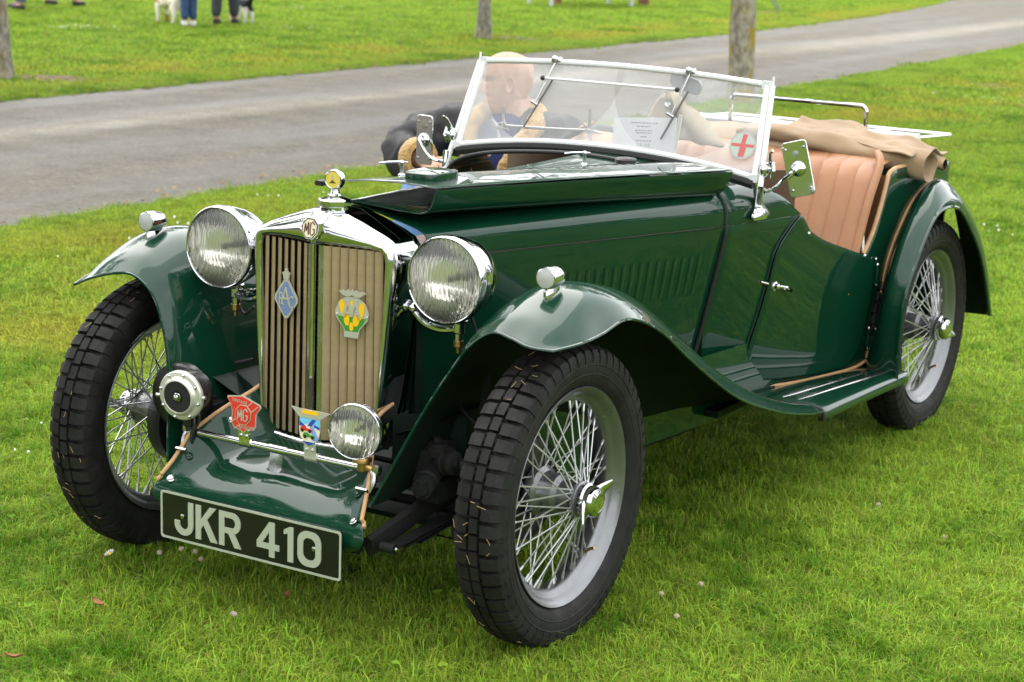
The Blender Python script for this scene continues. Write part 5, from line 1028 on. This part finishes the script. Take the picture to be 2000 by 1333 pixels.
for i, (x, y, lab) in enumerate(LEAVES):
    b = MB(); G = [[(.019*u, .009*v*math.sin(math.pi*min(.98, (u+1)/2*.96+.03))*1.1, .034+.006*v*v+.006*u*u) for v in (-1, -.5, 0, .5, 1)] for u in np.linspace(-1, 1, 9)]; b.grid(G); b.tube([(.019, 0, .040), (.028, .003, .036)], .0008, 4)
    o = obj('fallen_leaf', b, LEAF); o.location = (x, y, 0); o.rotation_euler = (.2*math.sin(i), .25*math.cos(i), i*1.9); tag(o, lab, 'leaf', 'dead leaves on the lawn')
# white clover too small to count, far side of the lawn
b = MB()
for cx, cy, n_, sd_ in CLOVER:
    for k in range(n_): b.sphere((cx+rng.normal(0, sd_), cy+rng.normal(0, sd_), .042), .0055*random.uniform(.6, 1.2), 6, 4)
o = obj('clover_blossom', b, DW); o['kind'] = 'stuff'; o['label'] = 'scattered white clover heads in the lawn'

LIT = mat('leaf litter', (.20, .095, .03), .9, noise2=(.30, .20, .07), vscale=3)
b = MB()
for k in range(900):
    y = random.uniform(2, 30); far_side = k % 3 > 0; x = float(np.interp(y, *(FE if far_side else NE)))+(.05+abs(random.gauss(0, .10)) if far_side else -.05-abs(random.gauss(0, .10))); s_1 = random.uniform(.012, .03); a = random.uniform(0, 6.28); c_, s__ = math.cos(a)*s_1, math.sin(a)*s_1; z = .018+random.uniform(0, .02)
    b.add([(x-c_, y-s__, z), (x+s__*.6, y-c_*.6, z+.008), (x+c_, y+s__, z+.004), (x-s__*.6, y+c_*.6, z+.006)], [(0, 1, 2, 3)])
o = obj('leaf_litter', b, LIT, smooth=False); o['kind'] = 'stuff'; o['label'] = 'thin line of brown leaf litter along the drive edges'
# ------------------------------------------------------------------ people
def skin(name, chains, m, parent=None, sub=2):
    """one continuous surface grown from joints: chains of (x, y, z, radius), a joint repeated in another chain is shared"""
    me = bpy.data.meshes.new(name); V, E, R, idx = [], [], [], {}; roots = []
    for ch in chains:
        prev = None
        for j, p in enumerate(ch):
            k = tuple(round(c, 4) for c in p[:3])
            if k not in idx: idx[k] = len(V); V.append(p[:3]); R.append(p[3] if hasattr(p[3], '__len__') else (p[3], p[3]))
            if j == 0 and prev is None: roots.append(idx[k])
            if prev is not None and (prev, idx[k]) not in E: E.append((prev, idx[k]))
            prev = idx[k]
    me.from_pydata(V, E, []); me.materials.append(m); o = bpy.data.objects.new(name, me); COL.objects.link(o)
    s = o.modifiers.new('skin', 'SKIN'); s.use_smooth_shade = True; u = o.modifiers.new('sub', 'SUBSURF'); u.levels = u.render_levels = sub
    sv = me.skin_vertices[0].data
    seen = set(); adj = {}
    for a, c in E: adj.setdefault(a, []).append(c); adj.setdefault(c, []).append(a)
    for i, r in enumerate(R): sv[i].radius = r
    for r in roots:
        if r in seen: continue
        sv[r].use_root = True; st = [r]
        while st:
            q = st.pop()
            if q in seen: continue
            seen.add(q); st += adj.get(q, [])
    bpy.context.view_layer.update(); ev = o.evaluated_get(bpy.context.evaluated_depsgraph_get()); m2 = bpy.data.meshes.new_from_object(ev)
    bpy.data.objects.remove(o); m2.name = name; 
    if not len(m2.materials): m2.materials.append(m)
    o = bpy.data.objects.new(name, m2); COL.objects.link(o); o.parent = parent; return o
def head_mb(M, H=.235, mouth=True):
    """bald head: slices from chin to crown, face towards local +y"""
    Z = [0, .012, .03, .05, .062, .075, .088, .098, .108, .120, .132, .142, .155, .175, .195, .212, .225, .232, .2348]
    F = [.058, .080, .091, .090, .0935, .0895, .094, .092, .091, .090, .087, .090, .0965, .094, .084, .066, .044, .022, .003]
    B = [-.005, -.02, -.04, -.062, -.070, -.078, -.084, -.088, -.092, -.095, -.098, -.100, -.101, -.100, -.092, -.075, -.05, -.026, -.003]
    W = [.030, .044, .054, .060, .063, .066, .068, .070, .072, .074, .0755, .0765, .0775, .077, .072, .061, .044, .024, .003]
    zz = cr(np.stack([Z, F, B, W], 1), 64); G = []; n = 48
    for z, f, bk, wd in zz:
        row = []
        for a in np.linspace(0, 2*math.pi, n+1)[:-1]:
            c, s = math.sin(a), math.cos(a); y = (f+bk)/2+(f-bk)/2*math.copysign(abs(s)**.92, s); x = wd*math.copysign(abs(c)**.9, c)
            nose = math.exp(-(x/.0125)**2)*(y > .05)*(.030*max(0, min(1, (.145-z)/.05))*(1 if z > .092 else max(0, (z-.080)/.012)))
            eye = sum(math.exp(-((x-e)/.014)**2-((z-.137)/.010)**2) for e in (-.032, .032))*(y > .03)*.010
            lip = math.exp(-((z-.0685)/.0025)**2)*(abs(x) < .026)*(y > .05)*.005; lips = math.exp(-((z-.069)/.009)**2)*(abs(x) < .024)*(y > .05)*.004
            brow = math.exp(-((z-.150)/.007)**2)*(y > .03)*.003; cheek = sum(math.exp(-((x-e)/.02)**2-((z-.105)/.02)**2) for e in (-.045, .045))*(y > 0)*.003
            row.append((x, y+nose-eye-lip+lips+brow+cheek, z))
        G.append(row)
    b = MB().grid([[M @ Vector(p) for p in r] for r in np.array(G)], cv=True)
    b.tube([M @ Vector(p) for p in ((0, -.025, .06), (0, -.03, 0), (0, -.04, -.07), (0, -.045, -.12))], [.058, .060, .064, .075], 20)
    for s in (1, -1):   # ears
        E = []
        for k, (rr, h) in enumerate(((0, .004), (.5, .002), (.78, .006), (.95, .010), (1, .006), (.8, -.004))):
            E.append([M @ (Vector((s*(.074+h*.9), -.016+.015*rr*math.cos(a)-.004*math.sin(a), .120+.029*rr*math.sin(a)))) for a in np.linspace(0, 6.2832, 17)[:-1]])
        b.grid(E, cv=True)
        b.sphere(M @ Vector((s*.031, .0700, .137)), .0118, 10, 8, mi=1); b.sphere(M @ Vector((s*.0315, .0800, .137)), .0045, 8, 6, mi=2)
    return b
def hand_chains(w0, d, side, curl=.5, up=(0, 0, 1), k=1.0):
    """palm and five fingers; d points along the hand, side towards the thumb"""
    d = Vector(d).normalized(); sd = Vector(side); sd = (sd-d*sd.dot(d)).normalized(); nn = d.cross(sd); w0 = Vector(w0); ch = [[(*w0, .026*k), (*(w0+d*.045*k), (.040*k, .018*k)), (*(w0+d*.088*k), (.041*k, .016*k))]]
    for i, (o, L) in enumerate(((.030, .072), (.010, .082), (-.010, .076), (-.029, .060))):
        b0 = w0+d*.075*k+sd*o*k; c = curl; p = [b0, b0+d*.022*k]; q = p[-1]; a = 0
        for s_2 in (.45, .32, .26): a += c; q = q+(d*math.cos(a)-nn*math.sin(a))*L*s_2*k; p.append(q)
        ch.append([(*v, r*k) for v, r in zip(p, (.0105, .0100, .0092, .0085, .0070))])
    t0 = w0+d*.028*k+sd*.024*k; ch.append([(*t0, .013*k), (*(t0+sd*.026*k+d*.02*k), .0115*k), (*(t0+sd*.036*k+d*.050*k-nn*.01*k), .0100*k), (*(t0+sd*.034*k+d*.072*k-nn*.02*k), .0075*k)]); return ch
SKIN = mat('skin', (.42, .24, .165), .55, noise2=(.52, .30, .215), vscale=18, bump=.1, bscale=90); EYEW, EYEB = mat('eye white', (.34, .24, .19), .4), mat('iris', (.04, .05, .07), .2)
JACK = mat('black leather jacket', (.020, .019, .020), .58, 0, .0, bump=.25, bscale=30, var=.3, vscale=9); WOOL = mat('sheepskin', (.46, .27, .08), .95, bump=1.0, bscale=120, var=.25, vscale=60, sheen=.5)
DENIM = mat('light denim', (.13, .24, .46), .85, bump=.15, bscale=200, var=.15, vscale=20); NAVY = mat('navy shirt', (.018, .026, .09), .85)
SHOE = mat('dark shoe', (.025, .02, .018), .5)
def join_into(o, mb, mats):
    me = o.data; k0 = len(me.materials)
    b = MB(); b.v = [tuple(v.co) for v in me.vertices]; b.f = [tuple(p.vertices) for p in me.polygons]; b.m = [0]*len(b.f); b.join(mb); o.data = mesh_of(o.name, b, mats, 60)
def crumple_obj(o, amp, freq, seed=0.):
    """cloth folds: push the surface in and out along its normals"""
    from mathutils import noise
    me = o.data; N_ = [v.normal.copy() for v in me.vertices]
    for v, nn in zip(me.vertices, N_):
        p = v.co*freq+Vector((seed, seed*.7, 0)); k = noise.noise(p)+.6*(.5-abs(noise.noise(p*1.9)))*1.4; v.co = v.co+nn*amp*k
# the man sitting beyond the car, chest to the camera, face turned to the drive
MAN = empty('person', (-1.06, 2.60, 0)); tag(MAN, 'bald man in black sheepskin collared jacket seated beyond the car, face turned to the drive', 'person')
q = lambda x, y, z, r: (x+1.06, y-2.60, z, r)
def arm(sh, el, wr): return [q(*sh), q(*el), q(*wr)]
P0, P1, P2, P3 = q(-1.06, 2.66, .36, .15), q(-1.06, 2.64, .52, .15), q(-1.06, 2.60, .70, .165), q(-1.06, 2.56, .81, .12)
shR, elR, wrR = (-1.28, 2.53, .815, .07), (-1.445, 2.33, .715, .052), (-1.235, 2.20, .725, .034)
shL, elL, wrL = (-.84, 2.56, .80, .07), (-.70, 2.42, .62, .052), (-.86, 2.24, .66, .034)
knR, anR, toR = (-1.235, 2.17, .665, .072), (-1.27, 2.06, .12, .045), (-1.29, 1.93, .05, .035)
knL, anL, toL = (-.90, 2.12, .575, .068), (-.87, 2.00, .12, .045), (-.87, 1.87, .05, .035)
hipR, hipL = (-1.16, 2.62, .37, .10), (-.96, 2.62, .37, .10)
hR = hand_chains(q(*wrR)[:3], (.62, -.50, -.25), (.3, .6, .5), .45); hL = hand_chains(q(*wrL)[:3], (-.4, -.7, -.35), (-.6, .2, .3), .45)
body = skin('body', [[P0, P1, P2, P3, q(-1.065, 2.535, .885, .062), q(-1.07, 2.525, .93, .058)], [P2, q(-1.17, 2.56, .815, .08), q(*shR), q(*elR), q(*wrR)], [P2, q(-.95, 2.57, .81, .08), q(*shL), q(*elL), q(*wrL)], [P0, q(*hipR), q(*knR), q(*anR), q(*toR)], [P0, q(*hipL), q(*knL), q(*anL), q(*toL)]]+hR+hL, SKIN, MAN)
fd = Vector((-.90, -.42, .02)).normalized(); xa = fd.cross(Vector((0, 0, 1))).normalized(); HM = MX((-1.085+1.06, 2.51-2.60,   .880), xa, fd, (0, 0, 1)) @ Matrix.Rotation(-.06, 4, 'X')
join_into(body, head_mb(HM), [SKIN, EYEW, EYEB])
for s in (1, -1): obj('eyebrow', MB().tube([HM @ Vector((s*x, y, z)) for x, y, z in ((.012, .0945, .1495), (.026, .0925, .1545), (.044, .080, .1515))], [.002, .0034, .002], 6), mat('grey brow', (.30, .22, .17), .9), MAN)
JK_ = skin('jacket', [[q(-1.06, 2.65, .42, .19), q(-1.06, 2.63, .54, .19), q(-1.06, 2.60, .70, .20), q(-1.06, 2.565, .80, .15)], [q(-1.06, 2.60, .70, .20), q(-1.18, 2.555, .815, .11), q(-1.29, 2.52, .822, .105), q(-1.385, 2.43, .785, .100), q(-1.445, 2.33, .725, .095), q(-1.385, 2.265, .715, .085), q(-1.30, 2.225, .725, .070)], [q(-1.06, 2.60, .70, .20), q(-.94, 2.56, .81, .11), q(-.84, 2.555, .805, .10), q(-.76, 2.48, .71, .090), q(-.70, 2.41, .62, .082), q(-.80, 2.31, .645, .062)]], JACK, MAN, 3); crumple_obj(JK_, .024, 13)
skin('trousers', [[q(-1.06, 2.66, .36, .165), q(-1.16, 2.62, .37, .12), q(-1.20, 2.4, .50, .105), q(*knR[:3], .085), q(-1.26, 2.10, .34, .072), q(-1.27, 2.06, .12, .065)], [q(-1.06, 2.66, .36, .165), q(-.96, 2.62, .37, .12), q(-.93, 2.38, .48, .105), q(*knL[:3], .085), q(-.885, 2.05, .34, .072), q(-.87, 2.00, .12, .065)]], DENIM, MAN)
skin('shirt', [[q(-1.06, 2.50, .60, .10), q(-1.065, 2.44, .74, .095), q(-1.065, 2.475, .83, .085), q(-1.065, 2.51, .88, .068)]], NAVY, MAN)
col_ = [[q(-1.14, 2.365, .66, .026), q(-1.185, 2.385, .78, .036), q(-1.205, 2.43, .855, .040), q(-1.165, 2.53, .895, .039), q(-1.07, 2.62, .905, .040), q(-.975, 2.56, .888, .039), q(-.935, 2.45, .850, .040), q(-.97, 2.385, .77, .034), q(-1.03, 2.365, .66, .025)]]
crumple_obj(skin('sheepskin_collar', col_, WOOL, MAN, 3), .008, 30, 3)
b = MB(); d = (Vector(wrR[:3])-Vector((-1.385, 2.265, .715))).normalized(); M = AX(Vector(q(-1.285, 2.213, .727, 0)[:3]), d)
obj('sheepskin_cuff', b.lathe([(.050, -.03), (.070, -.028), (.078, -.012), (.078, .012), (.070, .028), (.050, .030), (.040, .01)], M, 20, closed=True), WOOL, MAN)
b = MB(); M = AX(Vector(q(-.815, 2.30, .648, 0)[:3]), Vector(wrL[:3])-Vector(elL[:3])); obj('sheepskin_cuff', b.lathe([(.045, -.03), (.066, -.026), (.072, 0), (.066, .026), (.045, .030), (.036, .01)], M, 20, closed=True), WOOL, MAN)
for an, to in ((anR, toR), (anL, toL)): skin('shoe', [[q(an[0], an[1]+.03, .055, .048), q((an[0]+to[0])/2, (an[1]+to[1])/2, .052, .047), q(to[0], to[1]-.04, .042, .038)]], SHOE, MAN)
# the low folding chair under him
FC = empty('folding_chair', (-1.06, 2.66, 0)); tag(FC, 'low dark folding chair under the man, mostly hidden by the car', 'chair')
CL = mat('chair cloth', (.03, .045, .05), .8); FR_ = mat('chair tube', (.2, .2, .21), .35, .8)
obj('seat_sling', MB().grid([[(x, y, .215-.03*math.cos(x*6)*0+.03*(y > .1)*0) for y in np.linspace(-.22, .20, 5)] for x in np.linspace(-.24, .24, 7)]), CL, FC, solid=.006)
obj('back_sling', MB().grid([[(x, .21+.10*k, .26+.42*k) for k in np.linspace(0, 1, 5)] for x in np.linspace(-.24, .24, 7)]), CL, FC, solid=.006)
for s in (1, -1):
    obj('leg', MB().tube([(s*.25, .18, 0), (s*.25, -.24, .215)], .010, 8), FR_, FC); obj('leg', MB().tube([(s*.25, -.22, 0), (s*.25, .20, .215), (s*.25, .32, .69)], .010, 8), FR_, FC)

def walker(name_label, loc, rz, trouser, shoe, top, stride=.1, hgt=1.0, hair=(.10, .06, .03), gap=.095, slim=1.0):
    e = empty('person', loc, rz); tag(e, name_label, 'person', 'people walking on the far lawn'); k = hgt
    J = lambda x, y, z, r: (x*k, y*k, z*k, r*k)
    hp, ch = J(0, 0, .95, .13), J(0, .0, 1.30, .15)
    lg = {}
    for s in (1, -1): lg[s] = [J(s*.09, 0, .88, .085), J(s*gap, s*stride*.55+.02, .49, .058*slim), J(s*gap, s*stride, .09, .040*slim), J(s*(gap+.01), s*stride+.12, .045, .034)]
    arms = {s: [J(s*.17, 0, 1.40, .07), J(s*.235, -.02-s*.05, 1.13, .048), J(s*.24, .06-s*.08, .90, .033)] for s in (1, -1)}
    hc = [h for s in (1, -1) for h in hand_chains(arms[s][-1][:3], (0, .1, -1), (0, 1, .1), .3, k=.9)]
    bd = skin('body', [[hp, J(0, 0, 1.12, .12), ch, J(0, 0, 1.45, .07), J(0, .01, 1.53, .055)], [ch]+arms[1], [ch]+arms[-1], [hp]+lg[1], [hp]+lg[-1]]+hc, SKIN, e, 1)
    join_into(bd, head_mb(Matrix.Translation((0, .01, 1.50*k)) @ Matrix.Diagonal((k, k, k, 1))), [SKIN, EYEW, EYEB])
    skin('trousers', [[J(0, 0, .97, .145)]+[J(*p[:3], 0)[:3]+(r*k,) if 0 else (p[0], p[1], p[2], r*k) for p, r in zip(lg[1][:3], (.105, .076*slim, .064*slim))], [J(0, 0, .97, .145)]+[(p[0], p[1], p[2], r*k) for p, r in zip(lg[-1][:3], (.105, .076*slim, .064*slim))]], trouser, e, 2)
    skin('jumper', [[J(0, 0, .98, .15), J(0, 0, 1.15, .145), J(0, 0, 1.31, .17), J(0, 0, 1.44, .10)], [J(0, 0, 1.31, .17)]+[(p[0], p[1], p[2], r*k) for p, r in zip(arms[1], (.09, .065, .05))], [J(0, 0, 1.31, .17)]+[(p[0], p[1], p[2], r*k) for p, r in zip(arms[-1], (.09, .065, .05))]], top, e, 2)
    hm = MB().sphere((0, -.012*k, 1.665*k), (.084*k, .104*k, .085*k), 18, 10); obj('hair', hm, mat('hair', hair, .7), e)
    for s in (1, -1): p = lg[s]; skin('shoe', [[(p[2][0], p[2][1]-.03, .048, .047*k), (p[2][0], p[2][1]+.07, .05, .048*k), (p[3][0], p[3][1]+.05, .038, .036*k)]], shoe, e, 2)
    return e
J1, J2, J3 = mat('blue jeans', (.035, .07, .17), .85, var=.2, vscale=12), mat('dark grey trousers', (.045, .05, .065), .85, var=.2, vscale=12), mat('faded jeans', (.10, .17, .30), .85)
WSH = mat('white trainer', (.75, .72, .70), .6); KN1, KN2 = mat('red jumper', (.35, .05, .05), .9), mat('grey jumper', (.25, .26, .28), .9)
av = math.atan2(.498, .838)   # walking away from the camera
walker('walker in slim blue jeans and white shoes beside the white and tan dog', (-13.11, 14.86, 0), av+.15, J1, WSH, KN1, .03, .96, gap=.050, slim=.85)
walker('walker in dark grey trousers and dark shoes beside the black and white dog', (-13.12, 15.56, 0), av-.1, J2, SHOE, KN2, .10, 1.04, gap=.085)
walker('person in faded jeans at the far left edge of the lawn, standing', (-16.35, 15.30, 0), av+1.2, J3, SHOE, KN2, .10, 1.0)
walker('person in faded jeans second from the far left edge of the lawn, stepping', (-16.70, 16.40, 0), av-.9, J3, SHOE, KN1, .16, 1.0)
# ------------------------------------------------------------------ dogs
def dog(label, loc, rz, m, k=1.0, m2=None):
    e = empty('dog', loc, rz); tag(e, label, 'dog')
    J = lambda x, y, z, r: (x*k, y*k, z*k, r*k)
    rump, mid_, chest, nk, hd, mz = J(0, -.17, .285, .070), J(0, -.02, .275, .068), J(0, .13, .275, .085), J(0, .21, .36, .055), J(0, .27, .40, .055), J(0, .35, .375, .024)
    bd = [[rump, mid_, chest, nk, hd, mz], [rump, J(0, -.25, .33, .030), J(0, -.30, .40, .034), J(.01, -.31, .47, .026)]]
    for s in (1, -1):
        bd.append([rump, J(s*.055, -.16, .21, .048), J(s*.06, -.205, .115, .026), J(s*.06, -.185, .03, .022), J(s*.06, -.155, .018, .021)])
        bd.append([chest, J(s*.06, .135, .20, .036), J(s*.06, .125, .10, .024), J(s*.06, .135, .028, .021), J(s*.06, .16, .018, .021)])
    o = skin('body', bd, m, e, 2)
    for s in (1, -1): skin('ear', [[J(s*.045, .255, .435, .018), J(s*.072, .255, .40, .022), J(s*.080, .26, .345, .016)]], m2 or m, e, 2)
    obj('nose', MB().sphere(J(0, .368, .385, 0)[:3], .011*k, 8, 6), BLACKR, e)
    for s in (1, -1): obj('eye', MB().sphere(J(s*.030, .312, .418, 0)[:3], .008*k, 8, 6), BLACKR, e)
    t = MB().lathe([(.054, -.008), (.057, 0), (.054, .008)], AX(J(0, .225, .37, 0)[:3], (0, .55, .65)), 16); obj('collar', t, RED, e); return e
COAT1 = mat('white and tan coat', (.78, .72, .60), .9, noise2=(.75, .68, .56), vscale=5, bump=.8, bscale=60); COATT = mat('tan ear', (.35, .14, .05), .9)
def patch_mat(name, c1, c2, axis_thr, inv=1):
    m, n, l, bs = nmat(name); t = n.new('ShaderNodeTexCoord'); no = n.new('ShaderNodeTexNoise'); no.inputs['Scale'].default_value = 7; l(t.outputs['Object'], no.inputs['Vector']); sx = n.new('ShaderNodeSeparateXYZ'); l(t.outputs['Object'], sx.inputs[0])
    a = n.new('ShaderNodeMath'); a.operation = 'MULTIPLY_ADD'; l(sx.outputs[axis_thr[0]], a.inputs[0]); a.inputs[1].default_value = axis_thr[1]; l(no.outputs[0], a.inputs[2])
    r = n.new('ShaderNodeValToRGB'); r.color_ramp.interpolation = 'CONSTANT'; r.color_ramp.elements[0].color = (*c1, 1); r.color_ramp.elements[1].position = axis_thr[2]; r.color_ramp.elements[1].color = (*c2, 1); l(a.outputs[0], r.inputs[0]); l(r.outputs[0], bs.inputs['Base Color']); bs.inputs['Roughness'].default_value = .9; return m
C1 = patch_mat('white coat with tan patches', (.80, .74, .62), (.36, .17, .07), (1, .4, .60)); C2 = patch_mat('black coat with white legs', (.70, .66, .60), (.012, .012, .013), (2, 2.2, .98))
dog('white and tan dog standing with raised tail beside the walkers', (-13.62, 15.08, 0), av+.75, C1, 1.08, COATT)
dog('black and white dog with lowered head beside the dark trousers', (-13.22, 15.98, 0), av+.75, C2, .92)
# ------------------------------------------------------------------ far table, bench, camp chair
WD, PM = mat('brown timber', (.20, .09, .04), .7, var=.2, vscale=10), mat('pale painted metal', (.55, .57, .58), .5)
TB = empty('folding_table', (-13.02, 24.8, 0), math.atan2(1.53, .65)); tag(TB, 'pale folding table on the far lawn, only its legs in view', 'table')
obj('table_top', MB().box((0, 0, .72), (1.9, .7, .03)), PM, TB, bevel=.006)
for sx in (-.83, .83):
    for sy in (-.03, .58): obj('leg', MB().tube([(sx, sy, 0), (sx*.98, sy*.9, .71)], .035, 8), PM, TB)
BN = empty('wooden_bench', (-13.18, 25.42, 0), math.atan2(1.44, .89)); tag(BN, 'brown wooden bench behind the folding table, legs in view', 'bench')
obj('bench_seat', MB().box((0, 0, .43), (1.8, .3, .035)), WD, BN, bevel=.006)
for sx in (-.84, .84): obj('leg', MB().box((sx, 0, .21), (.07, .25, .41)), WD, BN, bevel=.006)
CC = empty('camp_chair', (-10.95, 27.0, 0), .3); tag(CC, 'grey tubular camp chair standing alone at the far verge', 'chair')
for s in (1, -1):
    for y in (-.2, .2): obj('leg', MB().tube([(s*.30, y, 0), (-s*.10, y*.8, .70)], .013, 6), FR_, CC)
obj('seat_sling', MB().box((0, 0, .44), (.5, .42, .012)), CL, CC); obj('back_sling', MB().box((0, .24, .74), (.5, .012, .45)), CL, CC)
for s in (1, -1): obj('back_post', MB().tube([(s*.25, .22, .42), (s*.25, .25, .97)], .012, 6), FR_, CC)

# ------------------------------------------------------------------ trees
def bark(name, c1, c2, lich):
    m, n, l, bs = nmat(name); t = n.new('ShaderNodeTexCoord'); mp2 = n.new('ShaderNodeMapping'); mp2.inputs['Scale'].default_value = (9, 9, 5); l(t.outputs['Object'], mp2.inputs[0])
    a = n.new('ShaderNodeTexNoise'); a.inputs['Scale'].default_value = 2.5; a.inputs['Detail'].default_value = 7; l(mp2.outputs[0], a.inputs['Vector']); r = n.new('ShaderNodeValToRGB'); e = r.color_ramp.elements; e[0].position = .36; e[0].color = (*c1, 1); e[1].position = .62; e[1].color = (*c2, 1); l(a.outputs[0], r.inputs[0])
    v = n.new('ShaderNodeTexNoise'); v.inputs['Scale'].default_value = .85; v.inputs['Detail'].default_value = 3; l(mp2.outputs[0], v.inputs['Vector']); r2 = n.new('ShaderNodeMapRange'); r2.inputs[1].default_value = .53; r2.inputs[2].default_value = .60; r2.inputs[4].default_value = lich; l(v.outputs[0], r2.inputs[0])
    mx_ = n.new('ShaderNodeMixRGB'); l(r2.outputs[0], mx_.inputs[0]); l(r.outputs[0], mx_.inputs[1]); mx_.inputs[2].default_value = (.26, .19, .015, 1); l(mx_.outputs[0], bs.inputs['Base Color']); bs.inputs['Roughness'].default_value = .9
    bp = n.new('ShaderNodeBump'); bp.inputs['Strength'].default_value = .7; bp.inputs['Distance'].default_value = .02; l(a.outputs[0], bp.inputs['Height']); l(bp.outputs[0], bs.inputs['Normal']); return m
BK1, BK2 = bark('grey bark', (.11, .10, .075), (.30, .275, .23), .25), bark('lichened bark', (.15, .135, .095), (.34, .31, .24), 1.0)
LF = mat('tree leaf', (.045, .095, .018), .6, var=.35, vscale=1.3)
def leaf_cloud(c, rad, n, size, r, b):
    for _ in range(n):
        d = np.array([r.gauss(0, 1) for _ in range(3)]); d /= np.linalg.norm(d); q = r.random()**.4; p = np.array(c)+d*q*np.array(rad)
        u = np.array([r.gauss(0, 1) for _ in range(3)]); u /= np.linalg.norm(u); v = np.cross(u, d+.3*np.array([r.gauss(0, 1) for _ in range(3)])); v /= max(1e-6, np.linalg.norm(v)); s = size*r.uniform(.6, 1.3)
        b.add([p-u*s, p-v*s*.5, p+u*s, p+v*s*.5], [(0, 1, 2, 3)])
def tree(label, x, y, r0, h, seed, bk, base_r=1.35):
    r = random.Random(seed); e = empty('tree', (x, y, 0)); tag(e, label, 'tree', 'avenue trees along the drive'); lx, ly = r.uniform(-.02, .02), r.uniform(-.02, .02)
    b = MB(); P, R_ = [], []
    for z in np.linspace(-.05, h*.62, 26): P.append((lx*z+.012*math.sin(z*2.1+seed), ly*z+.012*math.cos(z*1.7), z)); R_.append(r0*(1+(base_r-1)*math.exp(-max(0, z)/.12)+.05*math.sin(z*7+seed)-.5*z/h))
    b.tube(P, R_, 18)
    b.v = [(vx+.006*math.sin(vz*23+vx*40), vy+.006*math.cos(vz*19+vy*50), vz) for vx, vy, vz in b.v]
    tk = obj('trunk', b, bk, e); lb = MB(); cb = MB()
    for k in range(11):
        z = h*(.34+.028*k); a = k*2.4+r.random(); L_ = h*r.uniform(.22, .34)*(1-.3*k/11); t0 = Vector((lx*z, ly*z, z)); t1 = t0+Vector((math.cos(a)*L_*.6, math.sin(a)*L_*.6, L_*.35)); t2 = t1+Vector((math.cos(a+.4)*L_*.5, math.sin(a+.4)*L_*.5, L_*.45)); lb.tube([t0, t1, t2], [r0*.42, r0*.25, r0*.08], 7)
        for c, n_ in ((t1, 80), (t2, 190), (t1.lerp(t2, .6)+Vector((r.uniform(-.4, .4), r.uniform(-.4, .4), .3)), 150)): leaf_cloud(c, (h*.10, h*.10, h*.075), n_, .125, r, cb)
    leaf_cloud((0, 0, h*.80), (h*.14, h*.14, h*.17), 560, .125, r, cb)
    obj('limb', lb, bk, tk); obj('crown', cb, LF, e, smooth=False); return e
T1 = tree('pale grey tree trunk at the left edge with bare soil at its foot', -9.78, 8.42, .105, 9.5, 1, BK1, 1.5)
T2 = tree('slim grey tree trunk in the middle beyond the drive', -9.98, 16.58, .088, 9.0, 2, BK1, 1.3)
T3 = tree('yellow lichened tree trunk on the near side of the drive behind the windscreen', -4.45, 12.0, .112, 9.6, 3, BK2, 1.2)
for k_, (x, y) in enumerate(((-4.6, -5.5), (-9.8, .4), (-4.7, -13.5), (-9.7, -7.8), (-9.7, -16))):
    tree(('young avenue tree nearest the camera on the near verge, out of frame', 'young avenue tree level with the car across the drive, out of frame', 'second avenue tree on the near verge behind the camera', 'avenue tree across the drive level with the camera', 'avenue tree across the drive behind the camera')[k_], x, y, .10, 9+.3*k_, 11+k_, BK1)
SOIL = mat('bare soil', (.12, .07, .04), .95, bump=.8, bscale=40, var=.4, vscale=14)
for x, y, rx, ry in ((-9.45, 8.75, .55, .28), (-9.8, 17.0, .5, .35), (-10.6, 26.4, .5, .4), (-2.4, 16.2, .5, .4)):
    b = MB(); b.grid([[(x+rx*k*math.cos(a)*(1+.2*math.sin(3*a+x)), y+ry*k*math.sin(a)*(1+.2*math.cos(4*a)), .012+.02*(1-k)) for a in np.linspace(0, 6.2832, 25)[:-1]] for k in (1, .6, .02)], cv=True); o = obj('soil_patch', b, SOIL); o['kind'] = 'structure'; o['label'] = 'bare brown soil patch in the lawn'
# woods round the park: mirrored in the paint and chrome, not in the frame
r = random.Random(9); b = MB()
for k in range(92):
    a = k*2*math.pi/92+r.uniform(-.03, .03); R0 = r.uniform(58, 80); cx, cy = 1+R0*math.sin(a), 1-R0*math.cos(a); h = r.uniform(6, 12.5)
    for j in range(6): leaf_cloud((cx+r.uniform(-2, 2), cy+r.uniform(-2, 2), h*(.10+.155*j)), (3.8-.4*j, 3.8-.4*j, h*.15), 105, .55, r, b)
o = obj('treeline', b, LF, smooth=False); o['kind'] = 'stuff'; o['label'] = 'belt of leafy trees round the park'
